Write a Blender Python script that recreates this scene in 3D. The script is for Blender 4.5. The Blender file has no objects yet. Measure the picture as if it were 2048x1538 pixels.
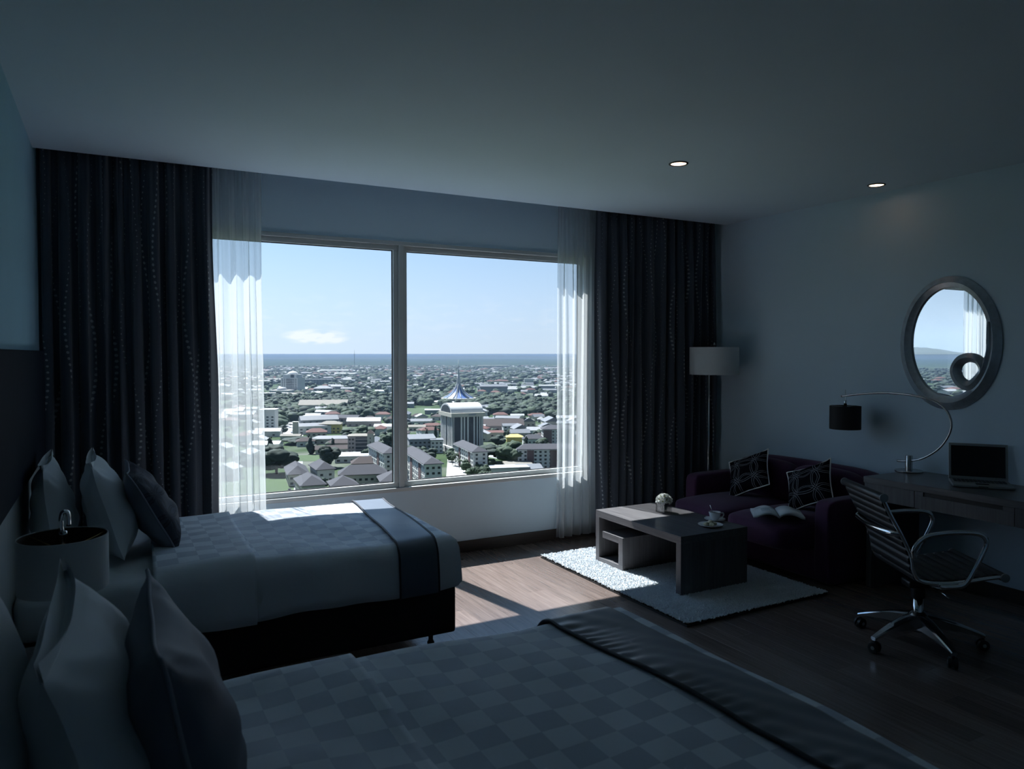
import bpy, bmesh, math, random
import numpy as np
from mathutils import Vector, Matrix
PI = math.pi
R = math.radians
random.seed(7)
np.random.seed(7)
SC = bpy.context.scene
COL = SC.collection

# ---------------------------------------------------------------- camera
cd = bpy.data.cameras.new('camera')
cam = bpy.data.objects.new('camera', cd)
COL.objects.link(cam)
cam.location = (0, 0, 1.569)
cam.rotation_euler = (R(90 - 1.492), 0, R(-28.494))
cd.sensor_width = 36
cd.lens = 36 * 1480 / 2048
cd.shift_y = -23.3 / 2048
cd.clip_start = .05
cd.clip_end = 60000
cd.dof.use_dof = True
cd.dof.focus_distance = 6.2
cd.dof.aperture_fstop = 5.6
SC.camera = cam

# ---------------------------------------------------------------- world, sun, exposure
SC.view_settings.view_transform = 'Standard'
SC.view_settings.look = 'None'
SC.view_settings.exposure = 0.76
SC.view_settings.gamma = 1
SC.view_settings.use_curve_mapping = False
SC.cycles.max_bounces = 6
SC.cycles.diffuse_bounces = 4
SC.cycles.glossy_bounces = 3
SC.cycles.transmission_bounces = 2
SC.cycles.transparent_max_bounces = 10
SC.cycles.adaptive_threshold = .15
SC.cycles.caustics_reflective = False
SC.cycles.sample_clamp_indirect = 4


class S:
    """socket with arithmetic, to write node maths as formulas"""
    def __init__(s, nt, sock): s.nt, s.k = nt, sock
    def _m(s, op, *a):
        n = s.nt.nodes.new('ShaderNodeMath'); n.operation = op
        for i, v in enumerate((s,) + a):
            if isinstance(v, S): s.nt.links.new(v.k, n.inputs[i])
            else: n.inputs[i].default_value = v
        return S(s.nt, n.outputs[0])
    def __add__(s, o): return s._m('ADD', o)
    def __radd__(s, o): return s._m('ADD', o)
    def __sub__(s, o): return s._m('SUBTRACT', o)
    def __rsub__(s, o): return s * -1.0 + o
    def __mul__(s, o): return s._m('MULTIPLY', o)
    def __rmul__(s, o): return s._m('MULTIPLY', o)
    def __truediv__(s, o): return s._m('DIVIDE', o)
    def abs(s): return s._m('ABSOLUTE')
    def floor(s): return s._m('FLOOR')
    def fract(s): return s._m('FRACT')
    def sin(s): return s._m('SINE')
    def sqrt(s): return s._m('SQRT')
    def lt(s, o): return s._m('LESS_THAN', o)
    def min(s, o): return s._m('MINIMUM', o)
    def max(s, o): return s._m('MAXIMUM', o)
    def pow(s, o): return s._m('POWER', o)
    def exp(s): return s._m('EXPONENT')
    def acos(s): return s._m('ARCCOSINE')
    def clamp(s):
        r = s._m('ADD', 0.0); r.k.node.use_clamp = True
        return r


def node(nt, typ, **kw):
    n = nt.nodes.new('ShaderNode' + typ)
    for k, v in kw.items():
        if k in n.inputs:
            if isinstance(v, S): nt.links.new(v.k, n.inputs[k])
            elif isinstance(v, bpy.types.NodeSocket): nt.links.new(v, n.inputs[k])
            else: n.inputs[k].default_value = v
        else: setattr(n, k, v)
    return n


def mix(nt, f, a, b):
    n = nt.nodes.new('ShaderNodeMix'); n.data_type = 'RGBA'
    for i, v in ((0, f), (6, a), (7, b)):
        if isinstance(v, S): nt.links.new(v.k, n.inputs[i])
        elif isinstance(v, bpy.types.NodeSocket): nt.links.new(v, n.inputs[i])
        else: n.inputs[i].default_value = v if i == 0 else (tuple(v) + (1,) if len(v) == 3 else v)
    return n.outputs[2]


w = bpy.data.worlds.new('sky'); SC.world = w; w.use_nodes = True
nt = w.node_tree
nt.nodes.clear()
geo = node(nt, 'TexCoord')
sep = node(nt, 'SeparateXYZ', Vector=geo.outputs['Generated'])
dx, dy, dz = (S(nt, sep.outputs[i]) for i in range(3))
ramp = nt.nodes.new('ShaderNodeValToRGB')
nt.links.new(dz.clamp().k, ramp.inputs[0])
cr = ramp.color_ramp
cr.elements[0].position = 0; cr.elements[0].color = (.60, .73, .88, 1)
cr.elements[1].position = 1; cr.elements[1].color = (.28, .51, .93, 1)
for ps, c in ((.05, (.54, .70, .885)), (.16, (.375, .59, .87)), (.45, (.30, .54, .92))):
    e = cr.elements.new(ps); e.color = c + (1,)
# low fair-weather clouds: soft noise kept to a band just above the horizon, one cumulus north-north-east
hx = dx / dy.max(.05)
hz = dz / dy.max(.05)
cv = node(nt, 'CombineXYZ', X=hx * 9.0, Y=hz * 30.0, Z=2.3)
cn = node(nt, 'TexNoise', Vector=cv.outputs[0], Scale=3.0, Detail=2.0, Roughness=.6)
cf = S(nt, cn.outputs[0])
ex, ez = (hx - .243) / .050, (hz - .0225) / .0115
blob = (1.0 - (ex * ex + ez * ez).sqrt()).max(0.0)
cum = ((cf - .36) * 6.0 * (blob * 2.4)).clamp()
band = (1.0 - (hz - .05).abs() * 22.0).max(0.0)
wisp = ((cf - .50) * 2.2 * band).clamp() * .30
cl = (cum * .6).max(wisp)
skyc = mix(nt, cl, ramp.outputs[0], (.88, .90, .92))
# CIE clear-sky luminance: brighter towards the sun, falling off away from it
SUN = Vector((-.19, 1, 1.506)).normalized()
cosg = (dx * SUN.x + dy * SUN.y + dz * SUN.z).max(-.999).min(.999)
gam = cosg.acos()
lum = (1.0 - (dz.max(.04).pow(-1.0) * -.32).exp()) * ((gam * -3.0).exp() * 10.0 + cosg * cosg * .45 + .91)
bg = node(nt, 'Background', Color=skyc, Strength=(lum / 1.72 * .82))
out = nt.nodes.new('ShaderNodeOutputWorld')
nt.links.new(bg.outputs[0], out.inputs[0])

sd = bpy.data.lights.new('sun', 'SUN')
sd.energy = 8.3
sd.angle = R(.53)
sd.color = (.95, .98, 1)
sun = bpy.data.objects.new('sun', sd)
COL.objects.link(sun)
sun.rotation_euler = Vector((.19, -1, -1.506)).to_track_quat('-Z', 'Y').to_euler()


# ---------------------------------------------------------------- materials
def newmat(name):
    m = bpy.data.materials.new(name); m.use_nodes = True
    nt = m.node_tree
    return m, nt, nt.nodes['Principled BSDF']


def col4(c): return (c[0], c[1], c[2], 1)


def mat(name, c, rough=.6, metal=0, spec=.5, var=0, vscale=8, bump=0, bscale=60, coat=0, stretch=(1, 1, 1), sheen=0):
    m, nt, b = newmat(name)
    b.inputs['Base Color'].default_value = col4(c)
    b.inputs['Roughness'].default_value = rough
    b.inputs['Metallic'].default_value = metal
    b.inputs['Specular IOR Level'].default_value = spec
    b.inputs['Coat Weight'].default_value = coat
    b.inputs['Sheen Weight'].default_value = sheen
    if var or bump:
        tc = node(nt, 'TexCoord')
        mp = node(nt, 'Mapping', Vector=tc.outputs['Object']); mp.inputs['Scale'].default_value = stretch
    if var:
        n = node(nt, 'TexNoise', Vector=mp.outputs[0], Scale=vscale, Detail=2.0)
        c2 = mix(nt, n.outputs[0], [x * (1 - var) for x in c], [min(1, x * (1 + var)) for x in c])
        nt.links.new(c2, b.inputs['Base Color'])
    if bump:
        n = node(nt, 'TexNoise', Vector=mp.outputs[0], Scale=bscale, Detail=1.0)
        bp = node(nt, 'Bump', Height=n.outputs[0], Strength=bump, Distance=.01)
        nt.links.new(bp.outputs[0], b.inputs['Normal'])
    return m


def wood(name, dark, light, rough=.35, axis='Y', scale=1., coat=0, objrand=False, contrast=1.):
    m, nt, b = newmat(name)
    tc = node(nt, 'TexCoord')
    mp = node(nt, 'Mapping', Vector=tc.outputs['Object'])
    s = {'X': (.6, 14, 14), 'Y': (14, .6, 14), 'Z': (14, 14, .6)}[axis]
    mp.inputs['Scale'].default_value = [v * scale for v in s]
    vec = mp.outputs[0]
    if objrand:
        oi = node(nt, 'ObjectInfo')
        off = node(nt, 'VectorMath', operation='ADD')
        nt.links.new(vec, off.inputs[0])
        cmb = node(nt, 'CombineXYZ', X=S(nt, oi.outputs['Random']) * 57., Y=S(nt, oi.outputs['Random']) * 31., Z=0.)
        nt.links.new(cmb.outputs[0], off.inputs[1])
        vec = off.outputs[0]
    n1 = node(nt, 'TexNoise', Vector=vec, Scale=3.0, Detail=5.0, Roughness=.65, Distortion=.6)
    n2 = node(nt, 'TexNoise', Vector=vec, Scale=11.0, Detail=3.0)
    f = ((S(nt, n1.outputs[0]) * .7 + S(nt, n2.outputs[0]) * .3 - .5) * (2.2 * contrast) + .5).clamp()
    c = mix(nt, f, dark, light)
    if objrand:
        oi2 = S(nt, oi.outputs['Random']) * .5 + .75
        hs = node(nt, 'HueSaturation', Color=c, Value=oi2)
        c = hs.outputs[0]
    nt.links.new(c, b.inputs['Base Color'])
    b.inputs['Roughness'].default_value = rough
    b.inputs['Coat Weight'].default_value = coat
    b.inputs['Coat Roughness'].default_value = .2
    bp = node(nt, 'Bump', Height=f, Strength=.12, Distance=.002)
    nt.links.new(bp.outputs[0], b.inputs['Normal'])
    return m


M = {}
M['wall'] = mat('wall_paint', (.62, .77, .88), .75, var=.02, vscale=3)
M['wall_blue'] = mat('blue_grey_wall_paint', (.34, .56, .70), .75, var=.04, vscale=3)
M['ceiling'] = mat('ceiling_paint', (.68, .81, .91), .8, var=.02, vscale=2)
M['floor'] = wood('walnut_floor', (.088, .064, .055), (.215, .168, .148), .26, 'Y', objrand=True, coat=.25)
M['subfloor'] = mat('subfloor', (.02, .014, .012), .7)
M['baseboard'] = wood('dark_baseboard', (.02, .014, .012), (.05, .036, .03), .4, 'X')
M['frame'] = mat('window_aluminium', (.55, .58, .58), .4, .0, .5)
M['gasket'] = mat('rubber_gasket', (.01, .01, .012), .6)
M['panel'] = mat('dark_headboard_cloth', (.014, .020, .033), .8, spec=.08, var=.3, vscale=60, stretch=(1, 1, .2), bump=.1, bscale=300)
M['panel_light'] = mat('light_headboard_board', (.42, .46, .46), .6, var=.1, vscale=30, stretch=(1, 3, .1))
M['base'] = mat('black_bed_base', (.012, .012, .014), .7, var=.2, vscale=30)
M['black'] = mat('black_plastic', (.012, .012, .013), .4)
M['sheet'] = mat('white_sheet', (.72, .77, .81), .75, var=.03, vscale=6, bump=.15, bscale=9, sheen=.2)
M['pillow'] = mat('white_pillowcase', (.70, .75, .79), .75, var=.04, vscale=7, bump=.25, bscale=7, sheen=.2)
M['runner'] = mat('slate_satin', (.10, .125, .165), .40, var=.08, vscale=5, bump=.3, bscale=5, sheen=.3)
M['runner_edge'] = mat('dark_piping', (.022, .026, .035), .6)
M['mauve'] = mat('mauve_grey_cotton', (.22, .24, .29), .7, var=.08, vscale=6, bump=.25, bscale=7)
M['chrome'] = mat('chrome', (.72, .73, .74), .08, 1)
M['steel'] = mat('brushed_steel', (.55, .56, .57), .25, 1, var=.1, vscale=40, stretch=(1, 1, .1))
M['alu'] = mat('polished_aluminium', (.62, .64, .66), .2, 1)
M['leather'] = mat('black_leather', (.018, .019, .022), .42, var=.2, vscale=40, bump=.08, bscale=150)
M['wenge'] = wood('wenge_veneer', (.060, .059, .063), (.165, .160, .165), .36, 'Z', .9)
M['wenge_top'] = wood('wenge_veneer_top', (.068, .066, .070), (.185, .180, .184), .28, 'Y', .9)
M['sofa'] = mat('purple_velvet', (.060, .013, .055), .85, var=.25, vscale=25, bump=.08, bscale=200, sheen=.15)
M['piping'] = mat('cream_piping', (.82, .80, .76), .6)
M['white'] = mat('white_porcelain', (.78, .79, .80), .15, coat=.4)
M['cookie'] = mat('pale_biscuit', (.62, .56, .40), .8, var=.2, vscale=60, bump=.4, bscale=120)
M['petal'] = mat('white_petals', (.78, .80, .76), .6)
M['pollen'] = mat('green_yellow_centre', (.45, .48, .18), .7)
M['leaf'] = mat('green_stems', (.03, .085, .03), .5, var=.3, vscale=40)
M['paper'] = mat('magazine_paper', (.72, .76, .79), .5)
M['paper_edge'] = mat('page_edges', (.55, .58, .60), .8, var=.2, vscale=900, stretch=(.02, .02, 1))
M['print'] = mat('grey_print', (.45, .52, .57), .5)
M['ink'] = mat('black_ink', (.02, .02, .02), .5)
M['shade'] = mat('white_lampshade', (.58, .61, .62), .8, var=.03, vscale=80)
M['shade_in'] = mat('dark_brown_shade_lining', (.045, .028, .016), .5)
M['shade_blk'] = mat('black_lampshade', (.012, .011, .013), .75)
M['brass'] = mat('brass', (.55, .38, .18), .3, 1)
M['screen'] = mat('laptop_screen', (.004, .004, .005), .25)
M['laptop'] = mat('laptop_silver', (.36, .38, .38), .4, .6)
M['keys'] = mat('laptop_keys', (.05, .052, .055), .5)
M['frame_silver'] = mat('silver_leaf_frame', (.55, .60, .65), .32, .6, var=.25, vscale=30)
M['mirror'] = mat('mirror_glass', (.90, .93, .94), .0, 1)
M['rug'] = mat('pale_grey_shag', (.58, .62, .65), .95, var=.45, vscale=260)
M['rug_back'] = mat('rug_backing', (.03, .03, .03), .9)
m, nt, b = newmat('downlight_glow')
b.inputs['Base Color'].default_value = (.8, .7, .62, 1)
b.inputs['Emission Color'].default_value = (1, .80, .66, 1)
b.inputs['Emission Strength'].default_value = 1.1
M['glow'] = m
m, nt, b = newmat('clear_glass')
nt.nodes.remove(b)
t = node(nt, 'BsdfTransparent', Color=(.99, .995, .995, 1)); g = node(nt, 'BsdfGlossy', Roughness=.0)
lw = node(nt, 'Fresnel', IOR=1.45)
mx = node(nt, 'MixShader'); nt.links.new((S(nt, lw.outputs[0]) * .7).k, mx.inputs[0])
nt.links.new(t.outputs[0], mx.inputs[1]); nt.links.new(g.outputs[0], mx.inputs[2])
nt.links.new(mx.outputs[0], nt.nodes['Material Output'].inputs[0])
M['glass'] = m
# sheer voile: thin woven cloth, partly open between the threads
m, nt, b = newmat('sheer_voile')
nt.nodes.remove(b)
tr = node(nt, 'BsdfTransparent', Color=(1, 1, 1, 1)); df = node(nt, 'BsdfDiffuse', Color=(.80, .82, .82, 1)); tl = node(nt, 'BsdfTranslucent', Color=(.80, .82, .82, 1))
m1 = node(nt, 'MixShader', Fac=.55); nt.links.new(df.outputs[0], m1.inputs[1]); nt.links.new(tl.outputs[0], m1.inputs[2])
lw = node(nt, 'LayerWeight', Blend=.35)
m2 = node(nt, 'MixShader'); nt.links.new((S(nt, lw.outputs['Facing']) * .45 + .42).clamp().k, m2.inputs[0])
nt.links.new(tr.outputs[0], m2.inputs[1]); nt.links.new(m1.outputs[0], m2.inputs[2])
nt.links.new(m2.outputs[0], nt.nodes['Material Output'].inputs[0])
M['sheer'] = m
# blackout curtain: charcoal cloth printed with wavy chains of small silvery dots (UV in metres of cloth)
m, nt, b = newmat('dotted_blackout_cloth')
uv = node(nt, 'UVMap'); sp = node(nt, 'SeparateXYZ', Vector=uv.outputs[0])
u, v = S(nt, sp.outputs[0]), S(nt, sp.outputs[1])
col_i = (u / .13).floor()
ph = (col_i * 12.9898).sin() * 43.7
uc = (u / .13).fract() * .13 - .065 - (v * 5.5 + ph).sin() * .032
vj = (v / .036 + col_i * .37).fract() * .036 - .018
rad = ((v * 2.1 + ph * 1.7).sin() * .5 + .5) * .0055 + .0035
dot = (uc * uc + vj * vj).sqrt().lt(rad)
wv = node(nt, 'TexNoise', Vector=uv.outputs[0], Scale=90.0, Detail=2.0)
cb = mix(nt, wv.outputs[0], (.030, .040, .058), (.052, .066, .092))
cc = mix(nt, dot * .75, cb, (.33, .36, .38))
nt.links.new(cc, b.inputs['Base Color'])
b.inputs['Sheen Weight'].default_value = .3
nt.links.new((dot * -.35 + .75).k, b.inputs['Roughness'])
M['curtain'] = m


def checker_mat(name, c1, c2, size, rough=.75, sheen=.0, band=1.):
    """woven checks across the middle of the cloth (|v| < band metres), plain hanging sides"""
    m, nt, b = newmat(name)
    uv = node(nt, 'UVMap')
    ck = node(nt, 'TexChecker', Vector=uv.outputs[0], Color1=col4(c1), Color2=col4(c2), Scale=1 / size)
    sp = node(nt, 'SeparateXYZ', Vector=uv.outputs[0])
    inside = S(nt, sp.outputs[1]).abs().lt(band)
    nt.links.new(mix(nt, inside, [q * .94 for q in c1], ck.outputs[0]), b.inputs['Base Color'])
    nt.links.new((S(nt, ck.outputs[1]) * .2 + (rough - .1)).k, b.inputs['Roughness'])
    n = node(nt, 'TexNoise', Vector=uv.outputs[0], Scale=9.0, Detail=3.0)
    bp = node(nt, 'Bump', Height=n.outputs[0], Strength=.25, Distance=.02)
    nt.links.new(bp.outputs[0], b.inputs['Normal'])
    b.inputs['Sheen Weight'].default_value = sheen
    b.inputs['Specular IOR Level'].default_value = .15
    return m


M['duvet'] = checker_mat('checked_white_damask', (.78, .83, .89), (.55, .60, .68), .085, band=.515)
M['duvet_wide'] = checker_mat('checked_white_damask_wide', (.78, .83, .89), (.55, .60, .68), .085, band=.73)
M['slate'] = mat('dark_slate_cotton', (.095, .112, .150), .65, var=.12, vscale=6, bump=.3, bscale=7)


def petals_mat(name, base, line, size, rough=.6, width=.03):
    """interlocking stitched circles that read as four-petalled flowers"""
    m, nt, b = newmat(name)
    uv = node(nt, 'UVMap'); sp = node(nt, 'SeparateXYZ', Vector=uv.outputs[0])
    fx, fy = (S(nt, sp.outputs[0]) / size).fract(), (S(nt, sp.outputs[1]) / size).fract()
    best = None
    for cx in (0., 1.):
        for cy in (0., 1.):
            d = ((fx - cx) * (fx - cx) + (fy - cy) * (fy - cy)).sqrt()
            for rr in (.707, .62):
                e = (d - rr).abs()
                best = e if best is None else best.min(e)
    st = ((S(nt, sp.outputs[0]) + S(nt, sp.outputs[1]) * .6) / .0045).fract().lt(.62)
    f = best.lt(width) * st
    cc = mix(nt, f, base, line)
    nt.links.new(cc, b.inputs['Base Color'])
    b.inputs['Roughness'].default_value = rough
    b.inputs['Specular IOR Level'].default_value = .06
    n = node(nt, 'TexNoise', Vector=uv.outputs[0], Scale=12.0)
    bp = node(nt, 'Bump', Height=n.outputs[0], Strength=.2, Distance=.02)
    nt.links.new(bp.outputs[0], b.inputs['Normal'])
    return m


M['cushion_blk'] = petals_mat('black_embroidered_cushion', (.006, .006, .010), (.34, .35, .38), .17, .85, .012)
M['cushion_slate'] = petals_mat('slate_embroidered_cushion', (.060, .068, .090), (.022, .024, .034), .13, width=.035)


# ---------------------------------------------------------------- mesh builder
class MB:
    def __init__(s): s.v, s.f, s.uv, s.mi, s.cur = [], [], [], [], 0
    def add(s, vs, fs, uvs=None):
        o = len(s.v)
        s.v += [tuple(x) for x in vs]
        s.uv += list(uvs) if uvs is not None else [(x[0], x[1]) for x in vs]
        s.f += [tuple(i + o for i in f) for f in fs]
        s.mi += [s.cur] * len(fs)
        return s
    def box(s, x0, x1, y0, y1, z0, z1, ch=0):
        if not ch:
            return s.add([(x, y, z) for z in (z0, z1) for y in (y0, y1) for x in (x0, x1)],
                         [(0, 2, 3, 1), (4, 5, 7, 6), (0, 1, 5, 4), (2, 6, 7, 3), (0, 4, 6, 2), (1, 3, 7, 5)])
        bm = bmesh.new(); bmesh.ops.create_cube(bm, size=1)
        for q in bm.verts: q.co = Vector(((x0 + x1) / 2 + q.co.x * (x1 - x0), (y0 + y1) / 2 + q.co.y * (y1 - y0), (z0 + z1) / 2 + q.co.z * (z1 - z0)))
        bmesh.ops.bevel(bm, geom=bm.edges[:], offset=ch, segments=3, affect='EDGES', profile=.5)
        bm.verts.index_update()
        s.add([q.co[:] for q in bm.verts], [[q.index for q in f.verts] for f in bm.faces]); bm.free()
        return s
    def grid(s, P, uvs=None, closeu=False, closev=False):
        """P[i][j] points"""
        n, m = len(P), len(P[0])
        fs = []
        for i in range(n if closeu else n - 1):
            for j in range(m if closev else m - 1):
                a, b2 = i * m + j, ((i + 1) % n) * m + j
                c, d = ((i + 1) % n) * m + (j + 1) % m, i * m + (j + 1) % m
                fs.append((a, b2, c, d))
        return s.add([p for r in P for p in r], fs, [q for r in uvs for q in r] if uvs else None)
    def tube(s, path, r, n=10, closed=False, caps=True, flat=1., up=None):
        P = [Vector(p) for p in path]
        k = len(P); rings = []
        rr = r if isinstance(r, (list, tuple)) else [r] * k
        prev = None
        for i in range(k):
            t = (P[(i + 1) % k] - P[i - 1]) if closed else (P[min(i + 1, k - 1)] - P[max(i - 1, 0)])
            if t.length < 1e-9: t = Vector((0, 0, 1))
            t.normalize()
            if prev is None:
                a = Vector(up) if up else (Vector((0, 0, 1)) if abs(t.z) < .9 else Vector((1, 0, 0)))
                nrm = (a - t * a.dot(t)).normalized()
            else:
                nrm = prev - t * prev.dot(t)
                nrm = nrm.normalized() if nrm.length > 1e-6 else prev
            prev = nrm
            bi = t.cross(nrm)
            rings.append([P[i] + nrm * (math.cos(2 * PI * j / n) * rr[i] * flat) + bi * (math.sin(2 * PI * j / n) * rr[i]) for j in range(n)])
        o = len(s.v)
        s.grid(rings, closeu=closed, closev=True)
        if caps and not closed:
            s.f += [tuple(o + j for j in range(n))[::-1], tuple(o + (k - 1) * n + j for j in range(n))]
            s.mi += [s.cur, s.cur]
        return s
    def lathe(s, prof, n=32, c=(0, 0, 0), axis='Z', closed=False):
        rings = []
        for r, z in prof:
            ring = []
            for j in range(n):
                a = 2 * PI * j / n
                q = (r * math.cos(a), r * math.sin(a), z)
                if axis == 'X': q = (q[2], q[0], q[1])
                if axis == 'Y': q = (q[0], q[2], q[1])
                ring.append((q[0] + c[0], q[1] + c[1], q[2] + c[2]))
            rings.append(ring)
        o = len(s.v)
        s.grid(rings, closev=True, closeu=closed)
        if not closed:
            k = len(prof)
            if prof[0][0] > 1e-6: s.f.append(tuple(o + j for j in range(n))[::-1]); s.mi.append(s.cur)
            if prof[-1][0] > 1e-6: s.f.append(tuple(o + (k - 1) * n + j for j in range(n))); s.mi.append(s.cur)
        return s
    def shell(s, prof, n=32, c=(0, 0, 0)):
        return s.lathe(prof, n, c, closed=True)
    def prism(s, poly, z0, z1):
        n = len(poly)
        return s.add([(x, y, z0) for x, y in poly] + [(x, y, z1) for x, y in poly],
                     [tuple(range(n))[::-1], tuple(range(n, 2 * n))] + [(i, (i + 1) % n, n + (i + 1) % n, n + i) for i in range(n)])
    def mesh(s, name, mats, smooth=False):
        me = bpy.data.meshes.new(name)
        me.from_pydata(s.v, [], s.f)
        uvl = me.uv_layers.new(name='UVMap')
        li = np.zeros(len(me.loops), dtype=np.int32); me.loops.foreach_get('vertex_index', li)
        uvl.data.foreach_set('uv', np.array(s.uv, dtype=np.float32)[li].ravel())
        for m_ in (mats if isinstance(mats, (list, tuple)) else [mats]):
            me.materials.append(M[m_] if isinstance(m_, str) else m_)
        me.polygons.foreach_set('material_index', s.mi)
        if smooth is True: me.polygons.foreach_set('use_smooth', [True] * len(me.polygons))
        me.update()
        bm = bmesh.new(); bm.from_mesh(me); bmesh.ops.recalc_face_normals(bm, faces=bm.faces); bm.to_mesh(me); bm.free()
        if isinstance(smooth, (int, float)) and not isinstance(smooth, bool): me.set_sharp_from_angle(angle=R(smooth))
        if not isinstance(smooth, bool): me.polygons.foreach_set('use_smooth', [True] * len(me.polygons)); me.set_sharp_from_angle(angle=R(smooth))
        return me
    def build(s, name, mats, parent=None, smooth=False, loc=None, rot=None):
        return obj(name, s.mesh(name, mats, smooth), parent, loc, rot)


def obj(name, me, parent=None, loc=None, rot=None, scale=None):
    o = bpy.data.objects.new(name, me)
    COL.objects.link(o)
    o.parent = parent
    if loc is not None: o.location = loc
    if rot is not None: o.rotation_euler = rot
    if scale is not None: o.scale = scale
    return o


def tag(o, label=None, cat=None, group=None, kind=None):
    if label: o['label'] = label
    if cat: o['category'] = cat
    if group: o['group'] = group
    if kind: o['kind'] = kind
    return o


def thing(name, label, cat, loc=(0, 0, 0), rz=0, group=None):
    o = bpy.data.objects.new(name, None); COL.objects.link(o)
    o.location = loc; o.rotation_euler = (0, 0, rz); o.empty_display_size = .1
    return tag(o, label, cat, group)


def copy_tree(o, parent=None):
    c = o.copy(); COL.objects.link(c); c.parent = parent
    for ch in [k for k in KIDS.get(o.name, [])]: copy_tree(ch, c)
    return c


KIDS = {}


def bez(pts, n=8, closed=False):
    """Catmull-Rom through points"""
    P = [Vector(p) for p in pts]; k = len(P); out = []
    for i in range(k if closed else k - 1):
        g = (lambda j: P[j % k]) if closed else (lambda j: P[max(0, min(k - 1, j))])
        a, b2, c, d = g(i - 1), g(i), g(i + 1), g(i + 2)
        for j in range(n):
            t = j / n
            out.append(.5 * ((2 * b2) + (c - a) * t + (2 * a - 5 * b2 + 4 * c - d) * t * t + (3 * b2 - a - 3 * c + d) * t ** 3))
    if not closed: out.append(P[-1])
    return out

# ================================================================ the room
XL, XR, YC, YW, H = -.378, 4.985, 5.069, 5.289, 2.75
YB = -1.25
OX0, OX1, OZ0, OZ1 = .20, 3.61, .535, 2.407          # window opening


def struct(o): o['kind'] = 'structure'; return o


fl = struct(MB().box(XL - .1, XR + .1, YB - .1, YW + .25, -.12, -.014).build('floor', 'subfloor'))
PW, PL = .126, 1.26
pb = bmesh.new(); bmesh.ops.create_cube(pb, size=1)
for q in pb.verts: q.co = Vector((q.co.x * (PW - .0006), q.co.y * (PL - .0006), q.co.z * .014 - .007))
bmesh.ops.bevel(pb, geom=[e for e in pb.edges if all(q.co.z > -.001 for q in e.verts)], offset=.0005, segments=1, affect='EDGES')
pm = bpy.data.meshes.new('plank'); pb.to_mesh(pm); pb.free(); pm.materials.append(M['floor'])
ncol = int((XR - XL) / PW) + 1
for i in range(ncol):
    x = XL + PW * (i + .5)
    wx = 1.
    if x + PW / 2 > XR: wx = (XR - (x - PW / 2)) / PW; x = XR - wx * PW / 2
    y = YW - random.uniform(.15, PL)
    ends = [YW, y]
    while y > -.1: y -= PL; ends.append(max(y, -.9))
    for a, b2 in zip(ends, ends[1:]):
        if a - b2 < .02: continue
        obj('plank', pm, fl, (x, (a + b2) / 2, 0), scale=(wx, (a - b2) / PL, 1))
MB().box(XL, XR, YB, -.9, -.014, -.001).build('plank', 'floor', fl)

struct(MB().box(XL - .1, XR + .1, YB - .1, YC, H, H + .2).box(XL - .1, XR + .1, YC, YW + .25, H + .2, H + .3).build('ceiling', 'ceiling'))
struct(MB().box(XL - .1, XL, YB - .1, YW + .25, 0, H + .2).build('wall_left', 'wall_blue'))
struct(MB().box(XR, XR + .1, YB - .1, YW + .25, 0, H + .2).build('wall_right', 'wall'))
struct(MB().box(XL, XR, YB - .1, YB, 0, H).build('wall_back', 'wall'))
TH = .16
struct(MB().box(XL, XR, YW, YW + TH, 0, OZ0).box(XL, XR, YW, YW + TH, OZ1, H + .2)
       .box(XL, OX0, YW, YW + TH, OZ0, OZ1).box(OX1, XR, YW, YW + TH, OZ0, OZ1).build('wall_window', 'wall'))
struct(MB().box(XL, XR, YW - .013, YW, 0, .09, .003).build('baseboard_window', 'baseboard'))
struct(MB().box(XR - .013, XR, YB, YW - .013, 0, .09, .003).build('baseboard_right', 'baseboard'))

# window: outer frame, sliding sash on the left, fixed light on the right
wr = bpy.data.objects.new('window_1', None); COL.objects.link(wr); wr['kind'] = 'structure'; wr.location = (0, YW, 0)
GX0, GX1, GZ0, GZ1 = .245, 3.567, .585, 2.348
MB().box(OX0 - .0, OX1, -.012, .09, OZ1 - .028, OZ1, .003).build('frame_head', 'frame', wr)
MB().box(OX0, OX1, -.020, .09, OZ0 - .004, OZ0 + .024, .003).build('frame_sill', 'frame', wr)
MB().box(OX0, OX0 + .028, -.012, .09, OZ0 + .024, OZ1 - .028, .003).build('frame_jamb', 'frame', wr)
MB().box(OX1 - .028, OX1, -.012, .09, OZ0 + .024, OZ1 - .028, .003).build('frame_jamb', 'frame', wr)
MB().box(1.905, 1.945, -.006, .09, OZ0 + .024, OZ1 - .028, .003).build('mullion', 'frame', wr)


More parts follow.
